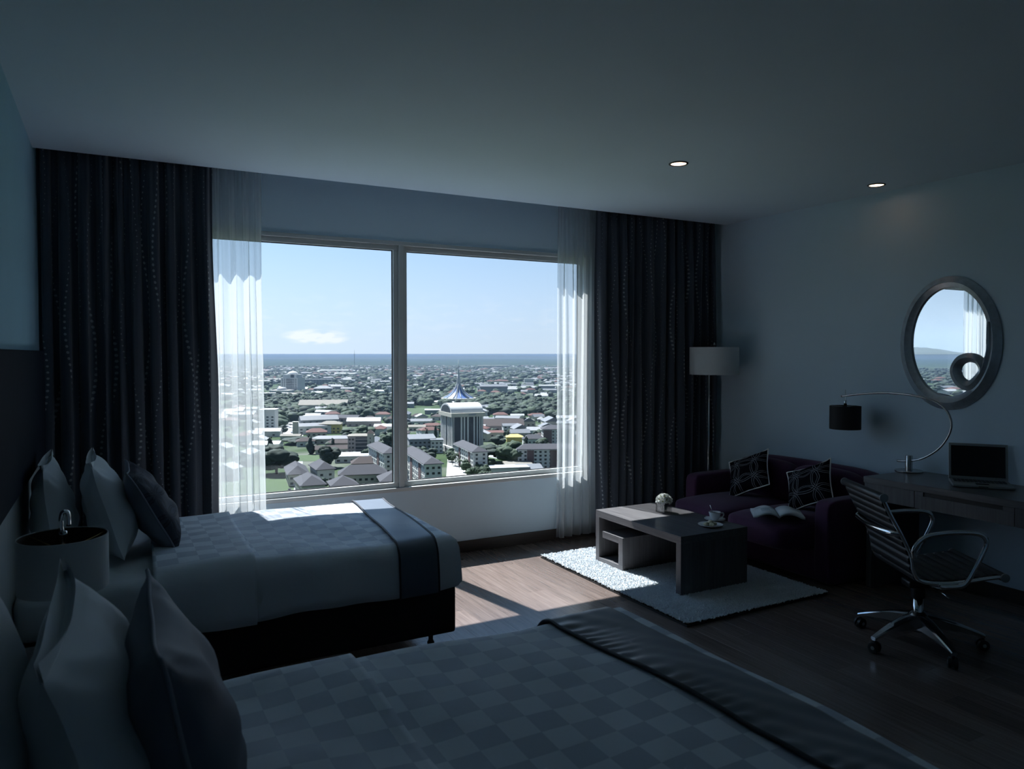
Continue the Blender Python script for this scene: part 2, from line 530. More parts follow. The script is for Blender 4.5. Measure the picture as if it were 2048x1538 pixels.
def sash(x0, x1, y0, y1, nm):
    s = bpy.data.objects.new(nm, None); COL.objects.link(s); s.parent = wr
    a = .036
    MB().box(x0, x1, y0, y1, OZ1 - .028 - a, OZ1 - .028, .003).build('top_rail', 'frame', s)
    MB().box(x0, x1, y0, y1, OZ0 + .024, OZ0 + .024 + a, .003).build('bottom_rail', 'frame', s)
    for xa in (x0, x1 - a): MB().box(xa, xa + a, y0, y1, OZ0 + .024 + a, OZ1 - .028 - a, .003).build('stile', 'frame', s)
    g = .006
    zz0, zz1 = OZ0 + .024 + a, OZ1 - .028 - a
    MB().box(x0 + a, x1 - a, y1 - .012, y1 - .004, zz1 - g, zz1).box(x0 + a, x1 - a, y1 - .012, y1 - .004, zz0, zz0 + g) \
        .box(x0 + a, x0 + a + g, y1 - .012, y1 - .004, zz0 + g, zz1 - g).box(x1 - a - g, x1 - a, y1 - .012, y1 - .004, zz0 + g, zz1 - g).build('gasket', 'gasket', s)
    P = [(x0 + a + g, y1 - .008, zz0 + g), (x1 - a - g, y1 - .008, zz0 + g), (x1 - a - g, y1 - .008, zz1 - g), (x0 + a + g, y1 - .008, zz1 - g)]
    MB().add(P, [(0, 1, 2, 3)]).build('pane', 'glass', s)


sash(OX0 + .028, 1.905, .012, .05, 'sash')
sash(1.945, OX1 - .028, .030, .068, 'fixed_light')

# ---------------------------------------------------------------- curtains
def curtain(name, label, x0, x1, y, z0, z1, pleats, amp, mt, full=2.2, seed=1, flare0=0., flare1=0., solid=0., edge=0.):
    rnd = random.Random(seed)
    nx, nz = pleats * 14, 46
    A = [rnd.uniform(.55, 1.15) for _ in range(pleats + 1)]
    W_ = [rnd.uniform(.7, 1.35) for _ in range(pleats)]
    tot = sum(W_); cum = [0]
    for q in W_: cum.append(cum[-1] + q / tot)
    P, U = [], []
    L = (x1 - x0) * full
    for j in range(nz + 1):
        t = j / nz; z = z1 + (z0 - z1) * t
        row, ur = [], []
        for i in range(nx + 1):
            k = min(pleats - 1, i // 14); f = (i - k * 14) / 14
            s = cum[k] + (cum[k + 1] - cum[k]) * f
            a = A[k] * (1 - f) + A[k + 1] * f
            sharp = .35 + .65 * min(1, t * 4)
            ph = 2 * PI * f
            yy = amp * a * (math.cos(ph) * sharp + .25 * math.cos(3 * ph + seed) * (1 - t))
            xo = .35 * (x1 - x0) / pleats * math.sin(2 * ph + k) * .35 * min(1, t * 2)
            xx = x0 + (x1 - x0) * s + xo
            xx += flare1 * s * t * t + flare0 * (1 - s) * t * t
            xx += edge * math.sin(t * 9 + seed) * (s ** 6)
            yy += amp * .3 * math.sin(t * 5 + k * 1.7)
            row.append((xx, y + yy, z)); ur.append((s * L, z))
        P.append(row); U.append(ur)
    mb = MB(); mb.grid(P, U)
    o = mb.build(name, mt, None, True)
    if solid:
        md = o.modifiers.new('thickness', 'SOLIDIFY'); md.thickness = solid
    return tag(o, label, 'curtain')


curtain('blackout_curtain', 'charcoal blackout curtain with silvery dot chains behind the far bed', XL + .012, .595, 5.125, .02, H + .18, 10, .040, 'curtain', seed=3, flare1=.03, solid=.003, edge=.008)
curtain('blackout_curtain', 'charcoal blackout curtain with silvery dot chains behind the floor lamp', 3.60, 4.93, 5.125, .02, H + .18, 13, .038, 'curtain', seed=5, flare0=.0, solid=.003)
curtain('sheer_curtain', 'white sheer curtain at the window side beside the far bed', .47, .915, 5.225, .03, H + .18, 5, .026, 'sheer', seed=8, flare1=.02)
curtain('sheer_curtain', 'white sheer curtain reaching the floor by the coffee table', 3.285, 3.70, 5.225, .03, H + .18, 5, .026, 'sheer', seed=12, flare0=-.02)

# ---------------------------------------------------------------- headboard along the left wall
hb = thing('headboard', 'long two-tone headboard on the left wall, dark above and pale below', 'headboard', (XL, 0, 0))
MB().box(.001, .048, .2, 4.99, .99, 1.585, .006).build('upper_panel', 'panel', hb)
MB().box(.001, .022, .2, 4.90, .10, .99, .003).build('lower_panel', 'panel_light', hb)


# ---------------------------------------------------------------- beds
def drape(x0, x1, y0, y1, zt, hem, r=.07, off=0., foot=True, nx=60, ny=64, ph=None, puff=.010, shear=0., hem_amp=.006, wrinkle=0., lip=.012, rf=.045, shear_end=None):
    """cloth over a mattress: flat top, rounded long edges, hanging sides (and foot); UV is unrolled cloth in metres.
    Layers that share `ph` share their folds, so an upper cloth lies `off` above the lower one."""
    yc, hw0 = (y0 + y1) / 2, (y1 - y0) / 2

    def prof(a, half, rr, drop):
        s = 1 if a >= 0 else -1; a = abs(a); arc = rr * PI / 2
        if a <= half - rr: return s * a, 0.
        if a <= half - rr + arc:
            t = (a - (half - rr)) / rr
            return s * (half - rr + rr * math.sin(t)), -rr * (1 - math.cos(t))
        d = a - (half - rr + arc)
        return s * (half + .012 * math.sin(min(1, d / max(drop, .01)) * PI / 2)), -rr - d

    def surf(bx, a, o):
        rr = r + o; hw = hw0 + o; top_z = zt + o; drop = top_z - rr - hem
        sh = shear if shear_end is None else shear + (shear_end - shear) * bx / (x1 - x0)
        px, dzx = prof(bx, x1 + o - x0, rf + o, top_z - rf - o - hem) if foot else (bx, 0.)
        py, dzy = prof(a, hw, rr, drop)
        z = min(dzx, dzy); X = x0 + px + sh * (yc + py - y1)
        top = 1 if z > -.002 else max(0., 1 + z / .08)
        z += puff * top * (math.sin(X * 5.1 + ph[0] + a * 1.3) * math.sin(a * 4.3 + ph[1]) + .6 * math.sin(X * 11 + ph[2]) * math.sin(a * 9 + ph[3]))
        if wrinkle:
            e = (1 - math.exp(-bx / .006)) * math.exp(-bx / .05)
            z += wrinkle * (e * math.sin(a * 120 + ph[4] + 4 * math.sin(a * 13) + bx * 9) + .35 * math.sin(a * 31 + bx * 40 + ph[5]) * math.sin(bx * 25 + a * 7)) * top
        sidew = min(1, max(0, -z / max(drop, .01)))
        py += (1 if py > 0 else -1) * sidew * (.008 * math.sin(X * 14 + ph[5]) + hem_amp * math.sin(X * 23 + ph[6]))
        zz = top_z + z
        if zz < hem + .03: zz += hem_amp * math.sin(X * 9 + ph[7])
        return (X, yc + py, zz), (X, a)
    arc = (r + off) * PI / 2
    La = hw0 - r + arc + (zt - r - hem)
    As = [-La + 2 * La * i / ny for i in range(ny + 1)]
    Lx = (x1 - x0) - rf + (rf + off) * PI / 2 + (zt - rf - hem) if foot else (x1 - x0)
    Bs = [Lx * i / nx for i in range(nx + 1)]
    P, U = [], []

    def row(bx, o):
        R_ = [surf(bx, a, o) for a in As]
        e0, e1 = surf(bx, As[0], o - lip), surf(bx, As[-1], o - lip)
        R_ = [e0] + R_ + [e1]
        return [q[0] for q in R_], [q[1] for q in R_]
    for bx, o in [(Bs[0], off - lip)] + [(q, off) for q in Bs] + [(Bs[-1], off - lip)]:
        p_, u_ = row(bx, o); P.append(p_); U.append(u_)
    return P, U


def cloth(name, mt, label, cat, **kw):
    P, U = drape(**kw)
    mb = MB(); mb.grid(P, U)
    return tag(mb.build(name, mt, None, True), label, cat), P


def edge_cord(P, idx, r, mt, parent, nm='piping', lift=0.):
    path = [Vector(p) + Vector((0, 0, lift)) for p in P[idx]]
    path = path[::1]
    return MB().tube(path, r, 6).build(nm, mt, parent, True)


def bed(label, x1, y0, y1, zt, zb=.13, z_mid=.40):
    b = thing('bed', label, 'bed', (0, 0, 0))
    MB().box(XL + .024, x1, y0, y1, zb, z_mid, .015).build('bed_base', 'base', b)
    MB().box(XL + .024, x1 - .005, y0 + .01, y1 - .01, z_mid + .001, zt, .05).build('mattress', 'sheet', b, 40)
    lm = MB().lathe([(.0, 0), (.016, 0), (.020, .02), (.012, .035), (.014, .06), (.027, .085), (.030, .115), (.030, .135)], 16).mesh('leg', 'black', True)
    for lx in (x1 - .06, XL + .2):
        for ly in (y0 + .20, y1 - .20): obj('leg', lm, b, (lx, ly, 0))
    return b


PH1 = list(np.random.RandomState(4).uniform(0, 6, 12)); PH2 = list(np.random.RandomState(21).uniform(0, 6, 12))
# far bed
bed('far twin bed with black base standing below the window', 1.555, 3.47, 4.62, .60)
dv, _ = cloth('duvet', 'duvet', 'white checked duvet on the far bed, sunlit at its far edge', 'duvet', x0=.19, x1=1.565, y0=3.440, y1=4.650, zt=.628, hem=.395, r=.085, ph=PH1, lip=.018)
fold_, _ = cloth('turned_down_fold', 'duvet', 'turned-down band of the checked duvet', None, x0=.185, x1=.60, y0=3.440, y1=4.650, zt=.628, hem=.388, r=.085, off=.018, foot=False, ph=PH1, nx=26, shear=.03, puff=.011, lip=.016)
fold_.parent = dv
rn, P = cloth('bed_runner', 'runner', 'slate bed runner across the foot of the far bed', 'bed runner', x0=1.345, x1=1.545, y0=3.440, y1=4.650, zt=.628, hem=.380, r=.085, off=.014, foot=False, ph=PH1, nx=16, shear=.09, lip=.006)
edge_cord(P, 1, .005, 'runner_edge', rn); edge_cord(P, -2, .005, 'runner_edge', rn)

# near bed
bed('near bed with black base, cut off by the bottom of the picture', 1.635, .72, 2.25, .60)
dv, _ = cloth('duvet', 'duvet_wide', 'white checked duvet on the near bed', 'duvet', rf=.03, x0=.19, x1=1.672, y0=.69, y1=2.275, zt=.628, hem=.395, r=.09, ph=PH2, nx=80, ny=90, lip=.018)
fold_, _ = cloth('turned_down_fold', 'duvet_wide', 'turned-down band of the checked duvet', None, x0=.15, x1=.635, y0=.69, y1=2.275, zt=.628, hem=.388, r=.09, off=.018, foot=False, ph=PH2, nx=30, puff=.011, ny=90, lip=.016)
fold_.parent = dv
rn, P = cloth('bed_runner', 'runner', 'dark slate satin runner with gathered edge on the near bed', 'bed runner', x0=1.345, x1=1.602, y0=.69, y1=2.275, zt=.628, hem=.380, r=.09, off=.012, foot=False, ph=PH2, nx=44, ny=240, puff=.010, wrinkle=.005, shear=-.05, shear_end=0., lip=.006)
edge_cord(P, 1, .007, 'runner_edge', rn, lift=-.002)


# ---------------------------------------------------------------- pillows
def pillow_grid(w_, h_, t, seed, n=30, pinch=.06, pw=2.6, ear=.0):
    rnd = random.Random(seed); ph = [rnd.uniform(0, 6) for _ in range(8)]

    def pt(u, v, s):
        y = w_ / 2 * u * (1 - pinch * (1 - v * v)); z = h_ / 2 * v * (1 - pinch * (1 - u * u))
        f = max(0, (1 - abs(u) ** pw)) ** .55 * max(0, (1 - abs(v) ** pw)) ** .55
        sag = 1 + .22 * (-v)
        x = s * t / 2 * f * sag
        cr = (abs(u) * abs(v)) ** 2
        x += s * f * (.006 * math.sin(u * 7 + ph[0] + v * 3) + .005 * math.sin(v * 9 + ph[1] - u * 4)) + cr * .012 * math.sin(ph[2] + u * 3 + 2 * v)
        fold = .010 * math.sin((abs(u) - abs(v)) * 16 + ph[3]) * max(0, (abs(u) * abs(v)) - .25) * f
        return (x + s * fold * 3, y, z)
    c = [-1 + 2 * i / n for i in range(n + 1)]
    c = [math.copysign(abs(q) ** .8, q) for q in c]
    F = [[pt(u, v, 1) for v in c] for u in c]; B = [[pt(u, v, -1) for v in c] for u in c]
    uv = [[(u * w_ / 2, v * h_ / 2) for v in c] for u in c]
    return F, B, uv, c


def pillow(name, label, cat, loc, lean, w_, h_, t, mt, seed, rz=0, hem=False, back=None, pipe=None, pinch=.06, pipe_r=.005, roll=0.):
    """stands on its lower long edge; local +X is the face, leaning back by `lean`"""
    F, B, uv, c = pillow_grid(w_, h_, t, seed, pinch=pinch)
    root = thing(name, label, cat, loc)
    root.rotation_mode = 'XYZ'
    root.rotation_euler = Matrix.Rotation(rz, 3, 'Z').to_euler()
    mtx = Matrix.Rotation(rz, 4, 'Z') @ Matrix.Rotation(-lean, 4, 'Y') @ Matrix.Rotation(roll, 4, 'X')
    root.rotation_euler = mtx.to_euler()
    mb = MB()
    mb.grid(F, uv)
    if back:
        mb.build('front', mt, root, True)
        mb = MB(); mb.grid(B, uv); mb.build('back', back, root, True)
    else:
        mb.grid(B, uv); mb.build('cover', mt, root, True)
    n = len(c) - 1
    bd = [F[i][0] for i in range(n)] + [F[n][j] for j in range(n)] + [F[i][n] for i in range(n, 0, -1)] + [F[0][j] for j in range(n, 0, -1)]
    if pipe: MB().tube(bd, pipe_r, 6, closed=True).build('piping', pipe, root, True)
    if hem:                                                   # open hemmed end of the pillowcase, standing up along the top edge
        top = [Vector(F[i][n]) for i in range(n + 1)]
        for sgn in (1, -1):
            P, k = [], 5
            for j in range(k + 1):
                q = j / k
                P.append([(p.x + sgn * (.003 + .020 * math.sin(i / n * PI) * q), p.y, p.z - .006 + hem * q * (1 - .25 * math.sin(i / n * PI))) for i, p in enumerate(top)])
            mb = MB(); mb.grid(P); mb.build('hem', mt, root, True)
    return root


pillow('pillow', 'white pillow upright against the headboard on the far bed', 'pillow', (-.245, 4.06, .845), R(7), .62, .44, .17, 'pillow', 31, hem=.03)
pillow('pillow', 'white pillow in the middle of the three on the far bed', 'pillow', (-.02, 4.08, .845), R(17), .62, .45, .20, 'pillow', 32, hem=.03)
pillow('cushion', 'slate embroidered cushion in front of the far bed pillows', 'cushion', (.165, 4.06, .825), R(27), .50, .44, .17, 'cushion_slate', 33, back='mauve', pipe='mauve', pinch=.08)
pillow('pillow', 'white pillow at the bottom left corner against the headboard', 'pillow', (-.225, 1.66, .84), R(7), .72, .46, .18, 'pillow', 35, hem=.03)
pillow('pillow', 'large white pillow with open hem on the near bed', 'pillow', (-.040, 1.735, .825), R(13), .70, .46, .24, 'pillow', 36, hem=.035)
pillow('cushion', 'dark slate cushion with piped edge on the near bed', 'cushion', (.118, 1.70, .810), R(13), .60, .47, .20, 'slate', 37, back='mauve', pipe='mauve', pinch=.07)

# ---------------------------------------------------------------- nightstand and its lamp
ns = thing('nightstand', 'dark wood nightstand between the two beds', 'nightstand', (XL + .024, 2.85, 0))
MB().box(0, .40, -.25, .25, .06, .50, .004).build('body', 'wenge', ns)
MB().box(-.0, .41, -.26, .26, .50, .525, .003).build('top', 'wenge_top', ns)
for k in (0, 1):
    d_ = MB().box(.40, .415, -.24, .24, .07 + k * .215, .275 + k * .215, .002).build('drawer', 'wenge', ns)
    MB().box(.415, .425, -.06, .06, .17 + k * .215, .18 + k * .215, .002).build('handle', 'steel', d_)
lp = thing('table_lamp', 'bedside lamp with white drum shade between the beds', 'lamp', (-.145, 2.86, .526))
MB().lathe([(0, 0), (.075, 0), (.075, .012), (.02, .018), (.016, .05)], 24).build('lamp_base', 'chrome', lp, 40)
MB().lathe([(.009, .018), (.009, .40)], 12).build('stem', 'chrome', lp, True)
sr = .133
zb_, zt_ = .262, .438
MB().shell([(sr, zb_), (sr, zt_), (sr - .003, zt_), (sr - .003, zb_)], 56).build('lamp_shade', 'shade', lp, 50)
MB().shell([(sr - .0032, zb_ + .002), (sr - .0032, zt_ - .002), (sr - .0045, zt_ - .002), (sr - .0045, zb_ + .002)], 56).build('shade_lining', 'shade_in', lp, 50)
sp_ = MB()
for k in range(3):
    a = R(20 + 120 * k)
    sp_.tube([(0, 0, .385), (math.cos(a) * (sr - .004), math.sin(a) * (sr - .004), .428)], .0022, 6)
sp_.build('shade_spokes', 'brass', lp, True)
MB().lathe([(0, .35), (.013, .352), (.02, .375), (.017, .398), (.012, .405)], 16).build('bulb', 'brass', lp, True)
MB().lathe([(.004, .385), (.012, .44), (.012, .452), (.006, .456)], 14).build('socket_cap', 'chrome', lp, True)
lpath = bez([(-.004, 0, .455), (-.006, .001, .49), (0, .002, .515), (.014, .002, .512), (.016, .001, .47)], 6)
MB().tube(lpath, .014, 8, flat=.55, up=(1, 0, 0)).build('finial_strap', 'chrome', lp, True)

# ---------------------------------------------------------------- rug
rg_n, rg_m = 330, 456
xs = np.linspace(2.888, 4.075, rg_n); ys = np.linspace(3.215, 4.852, rg_m)
rs = np.random.RandomState(3)
hz_ = rs.rand(rg_n, rg_m) * .013
coarse = np.kron(rs.rand(110, 152), np.ones((3, 3)))[:rg_n, :rg_m] * .006
Z = .014 + hz_ + coarse
jx, jy = (rs.rand(rg_n, rg_m) - .5) * .0034, (rs.rand(rg_n, rg_m) - .5) * .0034
jx[0] -= rs.rand(rg_m) * .006; jx[-1] += rs.rand(rg_m) * .006; jy[:, 0] -= rs.rand(rg_n) * .006; jy[:, -1] += rs.rand(rg_n) * .006
X_, Y_ = np.meshgrid(xs, ys, indexing='ij')
P = np.stack([X_ + jx, Y_ + jy, Z], -1)
mb = MB(); mb.grid([[tuple(p) for p in r] for r in P])
rugt = thing('rug', 'pale grey shag rug under the coffee table', 'rug', (0, 0, 0))
pile = mb.build('pile', 'rug', rugt, False); pile['kind'] = 'stuff'
MB().box(2.886, 4.077, 3.213, 4.854, .0005, .012).build('backing', 'rug_back', rugt)

# ---------------------------------------------------------------- coffee table
TX0, TX1, TY0, TY1 = 3.18, 3.762, 3.602, 4.543
ct = thing('coffee_table', 'dark wenge coffee table with spiral end panel on the rug', 'table', (TX0, TY0, .022))
dx_, dy_ = TX1 - TX0, TY1 - TY0
MB().box(0, dx_, 0, dy_, .330, .380, .0015).build('tabletop', 'wenge_top', ct)
MB().box(0, dx_, 0, .047, 0, .330, .0015).build('leg_panel', 'wenge', ct)
MB().box(0, dx_, dy_ - .043, dy_, 0, .330, .0015).build('leg_panel', 'wenge', ct)
MB().box(0, dx_, .611, dy_ - .043, 0, .034, .0015).build('bottom_shelf', 'wenge_top', ct)
MB().box(0, dx_, .611, .660, .034, .236, .0015).build('inner_panel', 'wenge', ct)
MB().box(0, dx_, .660, .856, .188, .236, .0015).build('inner_shelf', 'wenge_top', ct)
TZ = .402

# flowers in a low square glass
vz = thing('glass_vase', 'small square glass vase on the coffee table', 'vase', (3.565, 4.225, TZ), R(8))
vw = .042
bm = MB()
bm.box(-vw, vw, -vw, vw, 0, .010)
for a, b2, c, d in ((-vw, vw, -vw, -vw + .004), (-vw, vw, vw - .004, vw), (-vw, -vw + .004, -vw + .004, vw - .004), (vw - .004, vw, -vw + .004, vw - .004)):
    bm.box(a, b2, c, d, .010, .078)
bm.build('vase_body', 'glass', vz)
fm = MB()
rnd = random.Random(4)
for ring, (cnt, el, ln) in enumerate(((12, 8, .030), (11, 32, .028), (8, 58, .022))):
    for k in range(cnt):
        a = 2 * PI * (k + .5 * ring) / cnt + rnd.uniform(-.1, .1); e = R(el + rnd.uniform(-8, 8))
        d = Vector((math.cos(a) * math.cos(e), math.sin(a) * math.cos(e), math.sin(e)))
        s_ = Vector((-math.sin(a), math.cos(a), 0))
        w0 = .0036
        b0 = d * .004
        fm.add([b0 - s_ * .0015, b0 + s_ * .0015, d * ln * .6 + s_ * w0, d * ln + Vector((0, 0, -.002)), d * ln * .6 - s_ * w0], [(0, 1, 2, 3, 4)])
petm = fm.mesh('petals', 'petal')
cem = MB().lathe([(0, .001), (.006, .003), (.005, .008), (0, .010)], 10).mesh('centre', 'pollen', True)
for k in range(19):
    if k == 0: th, ph_ = 0, 0
    elif k < 7: th, ph_ = R(34), 2 * PI * k / 6
    else: th, ph_ = R(68 + (k % 2) * 14), 2 * PI * k / 12 + .2
    d = Vector((math.sin(th) * math.cos(ph_), math.sin(th) * math.sin(ph_), math.cos(th)))
    pos = Vector((3.565, 4.225, TZ + .084)) + Vector((d.x * .047, d.y * .047, d.z * .040))
    f = thing('white_chrysanthemum', 'white chrysanthemum bunched in the small glass vase', 'flower', pos, 0, 'chrysanthemums in the glass vase')
    f.rotation_euler = d.to_track_quat('Z', 'Y').to_euler()
    obj('petals', petm, f); obj('centre', cem, f)
    inv = f.rotation_euler.to_matrix().inverted()
    tgt = Vector((3.565 + d.x * .020, 4.225 + d.y * .020, TZ + .014))
    midp = Vector((3.565 + d.x * .026, 4.225 + d.y * .026, TZ + .07))
    MB().tube([inv @ (q - pos) for q in (pos, midp, tgt)], .0022, 5).build('stem', 'leaf', f, True)
    lf = MB()
    for q in range(2):
        a = rnd.uniform(0, 6.28); c_ = tgt + Vector((math.cos(a) * .010, math.sin(a) * .010, rnd.uniform(.015, .045)))
        e1, e2 = Vector((math.cos(a), math.sin(a), .8)) * .013, Vector((-math.sin(a), math.cos(a), 0)) * .006
        lf.add([inv @ (x_ - pos) for x_ in (c_ - e1, c_ + e2, c_ + e1, c_ - e2)], [(0, 1, 2, 3)])
    lf.build('leaf', 'leaf', f)

# tea things
TC = (3.70, 3.845)
sc_ = MB().lathe([(0, .004), (.030, .004), (.045, .008), (.072, .017), (.073, .019), (.070, .0195), (.045, .011), (.028, .0075), (0, .007)], 40).build('saucer', 'white', None, True, (TC[0], TC[1], TZ - .003))
tag(sc_, 'white saucer under the teacup', 'saucer')
cu = thing('teacup', 'white teacup on a saucer on the coffee table', 'cup', (TC[0], TC[1], TZ + .0055))
MB().lathe([(0, 0), (.022, 0), (.024, .004), (.034, .020), (.041, .050), (.042, .056), (.0395, .056), (.032, .022), (.022, .008), (0, .007)], 40).build('cup_body', 'white', cu, True)
MB().lathe([(0, .044), (.0375, .044)], 32).build('tea', 'white', cu)
MB().tube(bez([(.038, 0, .046), (.058, 0, .048), (.064, 0, .034), (.054, 0, .020), (.034, 0, .018)], 6), .0045, 8).build('handle', 'white', cu, True)
cu.rotation_euler = (0, 0, R(-25))
spn = MB().tube([(0, 0, 0), (.01, .0, .022), (.036, .004, .078)], [.006, .0022, .0035], 8, flat=.5).build('teaspoon', 'chrome', None, True, (TC[0] - .005, TC[1] + .005, TZ + .034), (0, 0, R(175)))
tag(spn, 'teaspoon leaning in the white teacup', 'spoon')
PC = (3.555, 3.735)
pl_ = MB().lathe([(0, .003), (.045, .003), (.06, .006), (.082, .015), (.083, .017), (.080, .0172), (.058, .010), (.044, .0065), (0, .006)], 44).build('plate', 'white', None, True, (PC[0], PC[1], TZ - .002))
tag(pl_, 'small white plate of biscuits at the table edge', 'plate')
ckm = MB().lathe([(0, 0), (.014, .001), (.019, .007), (.017, .015), (.009, .020), (0, .021)], 14).mesh('biscuit', 'cookie', True)
for k, (a, b2, z_) in enumerate(((-.028, .012, 0), (.006, .024, 0), (.030, -.004, 0), (-.006, -.020, 0), (.002, .002, .013))):
    o = obj('biscuit', ckm, None, (PC[0] + a, PC[1] + b2, TZ + .006 + z_), (random.uniform(-.2, .2), random.uniform(-.2, .2), k))
    tag(o, 'pale biscuit on the small white plate', 'biscuit', 'biscuits on the white plate')

# ---------------------------------------------------------------- sofa
sf = thing('sofa', 'deep purple two-seat sofa along the right wall', 'sofa', (4.2, 3.30, 0))
sw, sdp = 1.42, .775


def soft(x0, x1, y0, y1, z0, z1, r, name, mt, parent, crown=.0, seg=5):
    bm = bmesh.new(); bmesh.ops.create_cube(bm, size=1)
    for q in bm.verts: q.co = Vector(((x0 + x1) / 2 + q.co.x * (x1 - x0), (y0 + y1) / 2 + q.co.y * (y1 - y0), (z0 + z1) / 2 + q.co.z * (z1 - z0)))
    bmesh.ops.subdivide_edges(bm, edges=bm.edges[:], cuts=6, use_grid_fill=True)
    for q in bm.verts:                                            # round the box off towards an inner box, then crown the faces
        c = Vector((min(max(q.co.x, x0 + r), x1 - r), min(max(q.co.y, y0 + r), y1 - r), min(max(q.co.z, z0 + r), z1 - r)))
        d = q.co - c
        if d.length > 1e-6: q.co = c + d.normalized() * min(r, d.length * 1.0 if d.length < r else r)
        u_, v_ = (q.co.x - x0) / (x1 - x0) * 2 - 1, (q.co.y - y0) / (y1 - y0) * 2 - 1
        w_ = (q.co.z - z0) / (z1 - z0) * 2 - 1
        q.co.z += crown * w_ * max(0, 1 - u_ * u_) * max(0, 1 - v_ * v_)
        q.co.x += crown * .6 * u_ * max(0, 1 - w_ * w_) * max(0, 1 - v_ * v_)
    me = bpy.data.meshes.new(name); bm.to_mesh(me); bm.free()
    me.materials.append(M[mt]); me.polygons.foreach_set('use_smooth', [True] * len(me.polygons))
    o = obj(name, me, parent)
    md = o.modifiers.new('smooth', 'SUBSURF'); md.levels = md.render_levels = 1
    return o


soft(.0, sdp, .02, sw - .02, .015, .235, .012, 'base', 'sofa', sf)
soft(.0, .62, .0, .135, .005, .575, .022, 'arm', 'sofa', sf, .004)
soft(.0, .62, sw - .135, sw, .005, .575, .022, 'arm', 'sofa', sf, .004)
soft(.57, sdp, .03, sw - .03, .10, .715, .10, 'back', 'sofa', sf, .012)
for k in (0, 1):
    y0_ = .138 + k * .574
    soft(-.27, .50, y0_, y0_ + .570, .225, .425, .065, 'seat_cushion', 'sofa', sf, .022)
    soft(.42, .60, y0_, y0_ + .570, .40, .70, .07, 'back_cushion', 'sofa', sf, .022)


pillow('throw_cushion', 'black embroidered cushion with cream piping, at the window end of the sofa', 'cushion', (4.455, 4.255, .615), R(36), .355, .355, .13, 'cushion_blk', 41, rz=R(182), pipe='piping', pinch=.09, roll=R(30))
pillow('throw_cushion', 'black embroidered cushion with cream piping, by the sofa arm near the desk', 'cushion', (4.455, 3.675, .610), R(36), .355, .355, .13, 'cushion_blk', 42, rz=R(178), pipe='piping', pinch=.09, roll=R(30))

# open magazine on the sofa seat
bk = thing('magazine', 'open magazine lying on the sofa seat', 'magazine', (4.05, 3.61, .452), R(-41))
for s_ in (1, -1):
    n = 14; P, Pb = [], []
    for i in range(n + 1):
        t = i / n; x = s_ * .165 * t
        z = .012 + .030 * math.sin(min(1, t * 1.15) * PI) ** .8 * (1 - .35 * t) + (.004 if s_ > 0 else 0)
        P.append([(x, -.125, z), (x, .125, z)]); Pb.append([(x, -.14, max(.002, z - .012 * (1 - .1 * t))), (x, .14, max(.002, z - .012 * (1 - .1 * t)))])
    mb = MB(); mb.grid(P); page = mb.build('page_block', ['paper'], bk, True)
    md = page.modifiers.new('pages', 'SOLIDIFY'); md.thickness = .011; md.offset = -1
    mb = MB(); mb.grid([[(a[0] * 1.012, a[1] * 1.01, a[2] - .0135) for a in r] for r in P]); cv_ = mb.build('cover', 'paper_edge', bk, True)
    md = cv_.modifiers.new('board', 'SOLIDIFY'); md.thickness = .0015
    if s_ < 0:
        q = [[(a[0], a[1] * .0, a[2] + .0006) for a in P[i]] for i in (4, 5, 6, 7, 8, 9)]
        P2 = [[(P[i][0][0], -.055, P[i][0][2] + .0006), (P[i][0][0], .045, P[i][0][2] + .0006)] for i in range(4, 10)]
        mb = MB(); mb.grid(P2); mb.build('printed_picture', 'print', bk, True)
        P3 = [[(P[i][0][0], .075 + .008 * (i - 11), P[i][0][2] + .0007), (P[i][0][0], .080 + .008 * (i - 11), P[i][0][2] + .0007)] for i in range(9, 13)]
        mb = MB(); mb.grid(P3); mb.build('printed_mark', 'ink', bk, True)

# ---------------------------------------------------------------- floor lamp
fp = thing('floor_lamp', 'floor lamp with white drum shade in the corner behind the sofa', 'lamp', (4.68, 4.885, 0))
MB().lathe([(0, 0), (.12, 0), (.12, .015), (.02, .025), (.012, .04)], 32, (-.06, 0, 0)).build('lamp_base', 'steel', fp, 40)
MB().lathe([(.009, .02), (.009, 1.47)], 12, (-.06, 0, 0)).build('pole', 'steel', fp, True)
MB().tube([(-.06, 0, 1.46), (-.03, 0, 1.475), (0, 0, 1.46)], .007, 8).build('lamp_arm', 'steel', fp, True)
MB().shell([(.212, 1.385), (.212, 1.625), (.209, 1.625), (.209, 1.385)], 64).build('lamp_shade', 'shade', fp, 50)
sp_ = MB()
for k in range(3):
    a = R(120 * k + 15); sp_.tube([(0, 0, 1.60), (math.cos(a) * .209, math.sin(a) * .209, 1.612)], .003, 6)
sp_.build('shade_spokes', 'steel', fp, True)
MB().lathe([(.006, 1.44), (.006, 1.64), (.013, 1.642), (.013, 1.652), (.004, 1.668), (0, 1.67)], 12).build('finial', 'steel', fp, True)

